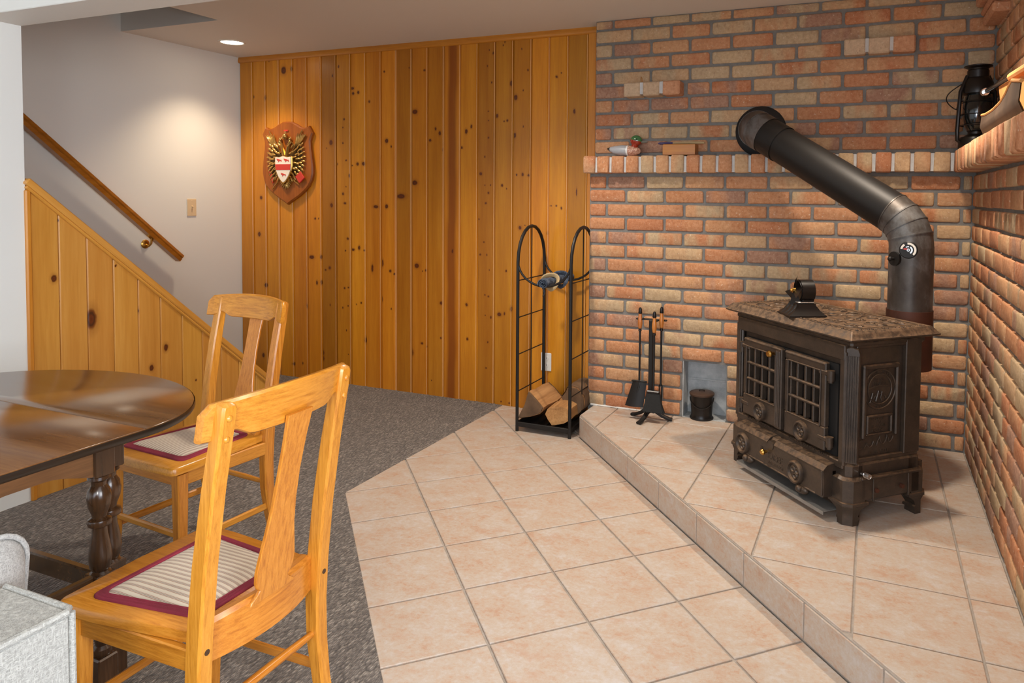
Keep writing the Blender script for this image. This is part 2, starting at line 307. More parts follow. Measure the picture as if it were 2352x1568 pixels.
# ---- mesh builder
def frame(origin, x, y):
    x = Vector(x).normalized(); y = Vector(y).normalized(); z = x.cross(y).normalized(); y = z.cross(x)
    m = Matrix((x, y, z)).transposed().to_4x4(); m.translation = Vector(origin); return m
class B:
    def __init__(s): s.bm = bmesh.new()
    def _v(s, co, M): return s.bm.verts.new(M @ Vector(co) if M else Vector(co))
    def poly(s, vs, smooth=False):
        try: f = s.bm.faces.new(vs); f.smooth = smooth; return f
        except ValueError: return None
    def box(s, c, d, bev=0.0, M=None, rot=None):
        hx, hy, hz = d[0]/2, d[1]/2, d[2]/2
        T = Matrix.Translation(Vector(c))
        if rot: T = T @ Euler(rot).to_matrix().to_4x4()
        if M: T = M @ T
        if bev <= 0:
            v = [s._v((x*hx, y*hy, z*hz), T) for x in (-1, 1) for y in (-1, 1) for z in (-1, 1)]
            for q in ((0, 1, 3, 2), (4, 6, 7, 5), (0, 4, 5, 1), (2, 3, 7, 6), (0, 2, 6, 4), (1, 5, 7, 3)): s.poly([v[i] for i in q])
            return s
        b = min(bev, hx*.98, hy*.98, hz*.98); V = {}
        for x in (-1, 1):
            for y in (-1, 1):
                for z in (-1, 1):
                    V[x, y, z, 0] = s._v((x*hx, y*(hy-b), z*(hz-b)), T)
                    V[x, y, z, 1] = s._v((x*(hx-b), y*hy, z*(hz-b)), T)
                    V[x, y, z, 2] = s._v((x*(hx-b), y*(hy-b), z*hz), T)
        for x in (-1, 1):
            s.poly([V[x, -1, -1, 0], V[x, 1, -1, 0], V[x, 1, 1, 0], V[x, -1, 1, 0]][::x])
            s.poly([V[-1, x, -1, 1], V[-1, x, 1, 1], V[1, x, 1, 1], V[1, x, -1, 1]][::x])
            s.poly([V[-1, -1, x, 2], V[1, -1, x, 2], V[1, 1, x, 2], V[-1, 1, x, 2]][::x])
        for a in (-1, 1):
            for c2 in (-1, 1):
                s.poly([V[a, c2, -1, 0], V[a, c2, 1, 0], V[a, c2, 1, 1], V[a, c2, -1, 1]][::-a*c2])
                s.poly([V[a, -1, c2, 0], V[a, 1, c2, 0], V[a, 1, c2, 2], V[a, -1, c2, 2]][::a*c2])
                s.poly([V[-1, a, c2, 1], V[1, a, c2, 1], V[1, a, c2, 2], V[-1, a, c2, 2]][::-a*c2])
        for x in (-1, 1):
            for y in (-1, 1):
                for z in (-1, 1): s.poly([V[x, y, z, 0], V[x, y, z, 1], V[x, y, z, 2]][::x*y*z])
        return s
    def rings(s, rings, closed_ends=(True, True), loop=True, smooth=True, close_path=False):
        n = len(rings[0])
        idx = list(range(len(rings)-1)) + ([len(rings)-1] if close_path else [])
        for i in idx:
            a, b = rings[i], rings[(i+1) % len(rings)]
            for j in range(n if loop else n-1): s.poly([a[j], a[(j+1) % n], b[(j+1) % n], b[j]], smooth)
        if not close_path:
            if closed_ends[0]: s.poly(rings[0][::-1])
            if closed_ends[1]: s.poly(rings[-1])
        return s
    def cyl(s, p0, p1, r0, r1=None, n=16, caps=True, M=None):
        r1 = r0 if r1 is None else r1
        p0, p1 = Vector(p0), Vector(p1); d = (p1-p0).normalized()
        u = d.orthogonal().normalized(); v = d.cross(u)
        rs = [[s._v(p + r*(math.cos(2*PI*i/n)*u + math.sin(2*PI*i/n)*v), M) for i in range(n)] for p, r in ((p0, r0), (p1, r1))]
        return s.rings(rs, (caps, caps))
    def tube(s, pts, r, n=8, closed=False, M=None, caps=True, flat=1.0, up=None):
        P = [Vector(p) for p in pts]; m = len(P); rr = r if isinstance(r, (list, tuple)) else [r]*m
        rs = []; u = None
        for i, p in enumerate(P):
            a = P[(i-1) % m] if (i > 0 or closed) else p; b = P[(i+1) % m] if (i < m-1 or closed) else p
            d = (b-a).normalized()
            if up is not None: u = (Vector(up) - d*Vector(up).dot(d)).normalized()
            elif u is None: u = d.orthogonal().normalized()
            else: u = (u - d*u.dot(d)).normalized()
            v = d.cross(u)
            rs.append([s._v(p + rr[i]*(math.cos(2*PI*j/n)*u + flat*math.sin(2*PI*j/n)*v), M) for j in range(n)])
        return s.rings(rs, (caps, caps), close_path=closed)
    def sweep(s, pts, side, w, d, M=None, bev=0.004):
        """rectangular bar: width w along 'side', depth d across it, chamfered corners"""
        P = [Vector(p) for p in pts]; m = len(P); S = Vector(side).normalized()
        w = w if isinstance(w, (list, tuple)) else [w]*m; d = d if isinstance(d, (list, tuple)) else [d]*m
        rs = []
        for i, p in enumerate(P):
            a = P[max(0, i-1)]; b = P[min(m-1, i+1)]; t = (b-a).normalized(); o = t.cross(S).normalized()
            hw, hd = w[i]/2, d[i]/2; c = min(bev, hw*.9, hd*.9)
            rs.append([s._v(p + S*x + o*y, M) for x, y in ((-hw+c, -hd), (hw-c, -hd), (hw, -hd+c), (hw, hd-c), (hw-c, hd), (-hw+c, hd), (-hw, hd-c), (-hw, -hd+c))])
        return s.rings(rs, smooth=False)
    def lathe(s, prof, n=24, M=None, smooth=True, sx=1.0, sy=1.0, caps=True):
        rs = [[s._v((r*sx*math.cos(2*PI*i/n), r*sy*math.sin(2*PI*i/n), z), M) for i in range(n)] for r, z in prof]
        return s.rings(rs, (caps and prof[0][0] > 1e-5, caps and prof[-1][0] > 1e-5), smooth=smooth)
    def prism(s, pl, z0, z1, M=None, bev=0.0, smooth=False):
        if bev > 0:
            n = len(pl); off = []
            A = sum(pl[i][0]*pl[(i+1) % n][1]-pl[(i+1) % n][0]*pl[i][1] for i in range(n)); sg = 1 if A > 0 else -1
            for i in range(n):
                p, q, r = Vector(pl[i-1]).to_2d(), Vector(pl[i]).to_2d(), Vector(pl[(i+1) % n]).to_2d()
                n1 = Vector((-(q-p).y, (q-p).x))*sg; n2 = Vector((-(r-q).y, (r-q).x))*sg
                if n1.length > 1e-9: n1.normalize()
                if n2.length > 1e-9: n2.normalize()
                b = n1+n2; k = 1+n1.dot(n2)
                off.append(q + b*(bev/max(k, 0.3)))
            rs = [[s._v((p[0], p[1], z0), M) for p in pl], [s._v((p[0], p[1], z1-bev), M) for p in pl], [s._v((p[0], p[1], z1), M) for p in off]]
        else: rs = [[s._v((p[0], p[1], z), M) for p in pl] for z in (z0, z1)]
        return s.rings(rs, smooth=smooth)
    def sphere(s, c, r, sc=(1, 1, 1), n=16, m=10, M=None):
        rs = [[s._v((c[0]+r*sc[0]*math.sin(PI*j/m)*math.cos(2*PI*i/n), c[1]+r*sc[1]*math.sin(PI*j/m)*math.sin(2*PI*i/n), c[2]-r*sc[2]*math.cos(PI*j/m)), M) for i in range(n)] for j in range(1, m)]
        a = s._v((c[0], c[1], c[2]-r*sc[2]), M); b = s._v((c[0], c[1], c[2]+r*sc[2]), M)
        for i in range(n):
            s.poly([a, rs[0][(i+1) % n], rs[0][i]], True); s.poly([b, rs[-1][i], rs[-1][(i+1) % n]], True)
        return s.rings(rs, (False, False))
    def grid(s, fn, nu, nv, M=None, smooth=True, thick=None):
        V = [[s._v(fn(i/nu, j/nv), M) for j in range(nv+1)] for i in range(nu+1)]
        for i in range(nu):
            for j in range(nv): s.poly([V[i][j], V[i+1][j], V[i+1][j+1], V[i][j+1]], smooth)
        return V
    def mesh(s, name, mat, ang=35):
        bmesh.ops.recalc_face_normals(s.bm, faces=s.bm.faces)
        me = bpy.data.meshes.new(name); s.bm.to_mesh(me); s.bm.free()
        if mat: me.materials.append(mat)
        me.set_sharp_from_angle(angle=R(ang)); return me
    def build(s, name, mat, parent=None, loc=None, rot=None, ang=35):
        o = bpy.data.objects.new(name, s.mesh(name, mat, ang)); COL.objects.link(o)
        if parent: o.parent = parent
        if loc is not None: o.location = loc
        if rot is not None: o.rotation_euler = rot
        return o
def inst(name, me, parent=None, loc=(0, 0, 0), rot=(0, 0, 0), sc=(1, 1, 1)):
    o = bpy.data.objects.new(name, me); COL.objects.link(o); o.parent = parent
    o.location = loc; o.rotation_euler = rot; o.scale = sc; return o
def tag(o, label, cat, group=None):
    o['label'] = label; o['category'] = cat
    if group: o['group'] = group
    return o
def thing(name, label, cat, loc=(0, 0, 0), rz=0.0, group=None, mat=None):
    o = bpy.data.objects.new(name, None); COL.objects.link(o); o.empty_display_size = 0.05
    if mat is not None: o.matrix_world = mat
    else: o.location = loc; o.rotation_euler = (0, 0, rz)
    return tag(o, label, cat, group)
def struct(o): o['kind'] = 'structure'; return o
def croot(name):
    o = bpy.data.objects.new(name, None); COL.objects.link(o); o.empty_display_size = 0.05; return struct(o)
def clip(poly, a, b, c):
    """keep a*x+b*y<=c"""
    out = []
    for i in range(len(poly)):
        p, q = poly[i], poly[(i+1) % len(poly)]
        dp, dq = a*p[0]+b*p[1]-c, a*q[0]+b*q[1]-c
        if dp <= 0: out.append(p)
        if (dp < 0 < dq) or (dq < 0 < dp):
            t = dp/(dp-dq); out.append((p[0]+t*(q[0]-p[0]), p[1]+t*(q[1]-p[1])))
    return out
def area2(p): return abs(sum(p[i][0]*p[(i+1) % len(p)][1]-p[(i+1) % len(p)][0]*p[i][1] for i in range(len(p))))/2

# ------------------------------------------------------------------ room geometry constants
ZC = 2.395                     # ceiling
YP = 4.12                      # pine wall face
XW = -4.48                     # white stair wall face
XS = -3.40                     # stair half wall face
YL, YU = 3.95, 4.00            # brick faces, below / above ledge
XR, XRU = 0.441, 0.523         # right brick faces, below / above ledge
HZ = 0.1315                    # hearth top
XB = -1.547                    # left end of brick
# ------------------------------------------------------------------ floors
fl = B().box((-1.0, 0.3, -0.06), (9, 9.6, 0.08)).build('floor', GROUT); struct(fl)
carp = [(XW, 4.2), (-2.203, 4.2), (-2.203, 2.599), (2.6, -2.307), (2.6, -3.6), (XW, -3.6)]
fc = B().prism(carp, -0.02, 0.003).build('floor_carpet', CARPET); struct(fc)
ft = B().prism([(-2.203, 4.2), (-1.40, 4.2), (2.6, 0.6), (2.6, -2.307), (-2.203, 2.599)], -0.02, -0.003).build('floor_tile', GROUT); struct(ft)
PH = 0.774548; E1 = Vector((math.cos(PH), math.sin(PH))); E2 = Vector((-math.sin(PH), math.cos(PH))); G0 = Vector((-2.203, 3.059)); TS = 0.33
SA, SBp = Vector((-1.508, 3.745)), Vector((0.097, 1.998)); SD = (SBp-SA).normalized(); SN = Vector((SD.y, -SD.x))  # step line, normal toward room
if SN.dot(Vector((-1, -1))) < 0: SN = -SN
def add_tile(parent, poly, z0, z1, name='tile', M=None, bev=0.002, mat=None):
    if len(poly) < 3 or area2(poly) < 4e-4: return
    cx = sum(p[0] for p in poly)/len(poly); cy = sum(p[1] for p in poly)/len(poly)
    q = [(p[0]-cx, p[1]-cy) for p in poly]
    o = B().prism(q, 0, z1-z0, bev=bev).build(name, mat or TILE, parent, (cx, cy, z0) if M is None else None)
    if M is not None: o.matrix_local = M @ Matrix.Translation((cx, cy, z0))
    return o
gp = 0.0044
for c in range(-1, 4):
    for r in range(-4, 12):
        cs = [(c+gp/TS, -r+gp/TS), (c+1-gp/TS, -r+gp/TS), (c+1-gp/TS, -r+1-gp/TS), (c+gp/TS, -r+1-gp/TS)]
        P = [tuple(G0+E1*(u*TS)+E2*(v*TS)) for u, v in cs]
        P = clip(P, -E1.x, -E1.y, -(E1.dot(G0)-0.975*TS))       # left border
        P = clip(P, -1, 0, 2.203); P = clip(P, 0, 1, YP-0.004)
        if len(P) < 3: continue
        main = clip(P, -SN.x, -SN.y, -(SN.dot(SA)+0.006)) if True else P
        add_tile(ft, main, -0.003, 0.003)
        rest = clip(clip(P, SN.x, SN.y, SN.dot(SA)+0.003), 1, 0, -1.512)
        add_tile(ft, rest, -0.003, 0.003)
# hearth
hx0 = -1.508
def step_at_x(x): t = (x-SA.x)/SD.x; return SA.y+t*SD.y
HP = [(hx0, 3.96), (hx0, SA.y), (XR+0.02, step_at_x(XR+0.02)), (XR+0.02, 3.96)]
fh = B().prism(HP, 0.0, HZ-0.006).build('floor_hearth', GROUT); struct(fh)
xs = [-2.013, -1.682, -1.351, -1.020, -0.689, -0.359, -0.026, 0.306, 0.637]; ys = [1.50, 1.833, 2.165, 2.498, 2.831, 3.165, 3.50, 3.833, 4.166]
for i in range(len(xs)-1):
    for j in range(len(ys)-1):
        g = 0.0035
        P = [(xs[i]+g, ys[j]+g), (xs[i+1]-g, ys[j]+g), (xs[i+1]-g, ys[j+1]-g), (xs[i]+g, ys[j+1]-g)]
        P = clip(P, SN.x, SN.y, SN.dot(SA)-0.004); P = clip(P, -1, 0, 1.504); P = clip(P, 0, 1, 3.949); P = clip(P, 1, 0, XR-0.004)
        add_tile(fh, P, HZ-0.007, HZ)
# riser tiles, joints in line with the floor rows
def riser_pt(r):
    # intersection of row line (v=-r) with step line
    o = G0+E2*(-r*TS); a = E1; m = Matrix(((a.x, -SD.x), (a.y, -SD.y))); t = m.inverted() @ (SA-o); return t[1]
js = [0.0]+[riser_pt(r) for r in range(1, 9)]
Mr = Matrix((Vector((SD.x, SD.y, 0)), Vector((0, 0, 1)), Vector((SN.x, SN.y, 0)))).transposed().to_4x4(); Mr.translation = Vector((SA.x, SA.y, 0))
for a, b in zip(js[:-1], js[1:]):
    add_tile(fh, [(a+.0035, .007), (b-.0035, .007), (b-.0035, HZ-.010), (a+.0035, HZ-.010)], -0.002, 0.004, 'riser_tile', Mr)
Ml = Matrix((Vector((0, -1, 0)), Vector((0, 0, 1)), Vector((-1, 0, 0)))).transposed().to_4x4(); Ml.translation = Vector((hx0, 3.95, 0))
add_tile(fh, [(.004, .007), (.199, .007), (.199, HZ-.010), (.004, HZ-.010)], -0.002, 0.004, 'riser_tile', Ml)

# ------------------------------------------------------------------ brick walls
def brick_mesh(L, H, D, seed, chip=1.0):
    rg = random.Random(seed); hl, hh = L/2, H/2
    pts = []
    for sx, sy in ((-1, -1), (1, -1), (1, 1), (-1, 1)):
        a = rg.uniform(.004, .013)*chip; b = rg.uniform(.004, .011)*chip
        cnr = [(sx*hl, sy*(hh-b)), (sx*(hl-a*.35), sy*(hh-b*.35)), (sx*(hl-a), sy*hh)]
        if sx*sy < 0: cnr = cnr      # order handled below
        pts.append((sx, sy, cnr))
    order = []
    for sx, sy, cnr in pts: order += cnr[::-1] if (sx, sy) in ((-1, 1), (1, -1)) and False else (cnr if sx*sy > 0 else cnr[::-1])
    j = lambda: rg.uniform(-.0012, .0012)*chip
    pl = [(x+j(), z+j()) for x, z in order]
    b = B(); e = .0045
    r0 = [b._v((x, 0.004, z), None) for x, z in pl]
    r1 = [b._v((x, -D+e, z), None) for x, z in pl]
    r2 = [b._v((x*(1-e*1.1/hl), -D+rg.uniform(-.0008, .0008), z*(1-e*1.1/hh)), None) for x, z in pl]
    b.rings([r0, r1, r2], (False, True), smooth=True)
    return b.mesh('brick', BRICK, 60)
FULL = [brick_mesh(0.212, 0.0655, 0.008, i) for i in range(10)]
HALF = [brick_mesh(0.100, 0.0655, 0.008, 50+i) for i in range(5)]
FULLR = [brick_mesh(0.212, 0.0675, 0.013, 100+i) for i in range(8)]
HALFR = [brick_mesh(0.100, 0.0675, 0.013, 150+i) for i in range(4)]
def lay(parent, org, ax, rotz, u0, u1, z0, n, pitch, first_half, holes=(), sets=None, ztop=None, L=0.2285):
    """courses of bricks; org + ax*u is the wall line, holes are (u0,u1,z0,z1)"""
    sets = sets or (FULL, HALF)
    for k in range(n):
        zc = z0+pitch*(k+.5); h = 1.0
        if ztop and zc+pitch/2 > ztop:
            top = ztop-.004; bot = zc-pitch/2+.007
            if top-bot < .02: continue
            zc = (top+bot)/2; h = (top-bot)/.0655
        edges = [u0]; half = first_half(k)
        u = u0+(.1125 if half else L)
        while u < u1-.03: edges.append(u+random.uniform(-.003, .003)); u += L
        edges.append(u1)
        segs = list(zip(edges[:-1], edges[1:]))
        for (a, b, c, d) in holes:
            if c < zc < d:
                ns = []
                for p, q in segs:
                    if q <= a or p >= b: ns.append((p, q)); continue
                    if p < a-.02: ns.append((p, a))
                    if q > b+.02: ns.append((b, q))
                segs = ns
        for p, q in segs:
            ln = q-p-.0145
            if ln < .02: continue
            big = ln > .15; me = random.choice(sets[0] if big else sets[1])
            uc = (p+q)/2; P = Vector(org)+Vector(ax)*uc
            inst('brick', me, parent, (P.x, P.y, zc+random.uniform(-.0012, .0012)), (random.uniform(-.012, .012), random.uniform(-.006, .006), rotz+random.uniform(-.008, .008)), (ln/(.212 if big else .1), 1, h))
NX0, NX1, NZ1 = -0.966, -0.727, 0.4515
wb = croot('wall_back')
b = B()
yb0 = YL+.008
def slab(b, x0, x1, y0, y1, z0, z1): b.box(((x0+x1)/2, (y0+y1)/2, (z0+z1)/2), (x1-x0, y1-y0, z1-z0))
slab(b, XB+.004, NX0-.003, yb0, 4.30, -.02, 1.56); slab(b, NX1+.003, 0.75, yb0, 4.30, -.02, 1.56); slab(b, NX0-.003, NX1+.003, yb0, 4.30, NZ1-.004, 1.56)
slab(b, NX0-.003, NX1+.003, yb0+.12, 4.30, -.02, NZ1-.004)
slab(b, XB+.014, 0.85, YU+.008, 4.30, 1.56, 2.5)
b.build('mortar_bed', MORTAR, wb)
lay(wb, (0, YL+.008, 0), (1, 0, 0), 0, XB, XR+.004, HZ, 17, .0800, lambda k: (k % 2) == 0, [(NX0, NX1, HZ, NZ1-.03)])
lay(wb, (0, YU+.008, 0), (1, 0, 0), 0, XB+.009, XRU+.004, 1.6154, 10, .0805, lambda k: (k % 2) == 1, [(-1.338, -.988, 1.93, 2.02), (-.168, .182, 2.095, 2.185)], ztop=ZC)
# corbel headers that stick out of the back wall
def corbel(mats, xs3, z0, z1, dep, wid):
    for i, x in enumerate(xs3):
        bb = B().box((0, 0, 0), (wid, dep+.03, z1-z0), .006)
        bb.build('corbel_brick', mats[i], wb, (x, YU+.008-dep/2+.015, (z0+z1)/2), (0, 0, rnd(-.02, .02)))
    m = B()
    for i in range(2): m.box(((xs3[i]+xs3[i+1])/2, YU-dep/2+.012, (z0+z1)/2+.004), (xs3[i+1]-xs3[i]-wid+.004, dep, z1-z0-.012))
    m.build('mortar_joint', MORTAR_L, wb)
corbel((BRICK_B, BRICK_B, BRICK_O), [-1.280, -1.167, -1.052], 1.937, 2.014, .095, .099)
corbel((BRICK_B, BRICK_B, BRICK_O), [-.108, .006, .120], 2.100, 2.180, .06, .102)
# niche lining
nb = B(); slab(nb, NX0-.003, NX1+.003, yb0+.112, yb0+.122, HZ-.01, NZ1); slab(nb, NX0-.0031, NX0+.001, yb0, yb0+.12, HZ-.01, NZ1-.004)
nb.box(((NX0+NX1)/2, yb0+.110, HZ+.195), (NX1-NX0, .006, .012), .002); slab(nb, NX0, NX1, yb0-.01, yb0+.12, HZ-.02, HZ-.0005)
nb.build('niche_lining', NICHE, wb)
cw = B()
for i in range(9): cw.box((-1.50+.040*i+rnd(-.004, .004), YL+.004, HZ+.004), (.046, .012, .010+rnd(-.003, .003)), .003)
cw.build('caulk_line', plain('white_caulk', (226, 222, 214), 0.7), wb)
# right wall
wr = croot('wall_right')
b = B(); slab(b, XR+.012, 0.95, 1.0, 4.30, -.02, 1.56); slab(b, XRU+.012, 0.95, 1.0, 4.30, 1.56, 2.5); b.build('mortar_bed', MORTAR, wr)
lay(wr, (XR+.012, 0, 0), (0, -1, 0), -PI/2, -YL+.006, -1.95, HZ, 17, .0800, lambda k: (k % 2) == 1, (), (FULLR, HALFR))
lay(wr, (XRU+.012, 0, 0), (0, -1, 0), -PI/2, -YU+.006, -2.55, 1.6154, 10, .0805, lambda k: (k % 2) == 0, (), (FULLR, HALFR), ztop=ZC)
# stepped corbel high on the right wall
for i, (z0, z1, dep, y0, y1) in enumerate(((2.190, 2.235, .070, 3.62, 3.93), (2.238, 2.268, .078, 3.62, 3.94), (2.272, 2.395, .105, 3.60, 3.90))):
    B().box((XRU-dep/2+.012, (y0+y1)/2, (z0+z1)/2), (dep+.02, y1-y0, z1-z0), .01).build('corbel_brick', BRICK_O, wr)
# brick ledge (mantel) along both walls
ld = croot('trim_brick_ledge')
ZL0, ZL1 = 1.503, 1.600
YF, XF = 3.88, 0.350
b = B(); slab(b, XB-.008, XF+.03, YF+.012, YU+.02, ZL0+.004, ZL1-.006); slab(b, XF+.012, XRU+.02, 1.98, YU+.02, ZL0+.004, ZL1-.006); b.build('mortar_bed', MORTAR_L, ld)
SOLD = []
for i in range(6):
    bm = B(); bm.box((0, 0, 0), (.0715, .135, ZL1-ZL0), .006)
    for v in bm.bm.verts: v.co += Vector((rnd(-.0012, .0012), rnd(-.002, .002), rnd(-.0015, .0015)))
    SOLD.append(bm.mesh('brick', BRICK, 50))
x = XB-.012+.0365; k = 0
while x < XF-.02:
    inst('brick', SOLD[k % 6], ld, (x, YF+.0675+rnd(-.002, .002), (ZL0+ZL1)/2+rnd(-.001, .001)), (0, 0, rnd(-.015, .015)+(PI if k % 3 == 1 else 0))); x += .0868; k += 1
y = YF-.015
while y > 2.0:
    inst('brick', SOLD[k % 6], ld, (XF+.085+rnd(-.003, .003), y, (ZL0+ZL1)/2+rnd(-.001, .002)), (0, 0, PI/2+rnd(-.015, .015)), (1, 1.28, 1.06)); y -= .0855; k += 1

# ------------------------------------------------------------------ pine panelled wall
wp = croot('wall_rear')
b = B(); slab(b, XW-.1, XB+.3, YP+.018, 4.35, -.02, 2.6); b.build('backing', DARK, wp)
def plank_mesh(wd, h, th=.018, groove=.007):
    # tongue-and-groove board seen from the front: flat face, bevelled edges with a bead
    hw = wd/2
    prof = [(-hw, th), (-hw, .010), (-hw+.004, .0095), (-hw+groove, .0), (hw-.016, .0), (hw-.0135, .003), (hw-.011, .0005), (hw-.005, .0005), (hw-.003, .010), (hw, .010), (hw, th)]
    b = B(); rs = [[b._v((x, y, z), None) for x, y in prof] for z in (-h/2, h/2)]
    b.rings(rs, smooth=False); return b
edges = [-4.478, -4.346, -4.216, -4.088, -3.956, -3.824, -3.692, -3.558, -3.428, -3.298, -3.166, -3.041, -2.914, -2.783, -2.657, -2.530, -2.397, -2.269, -2.138, -2.009, -1.884, -1.757, -1.625]
H = ZC-.002
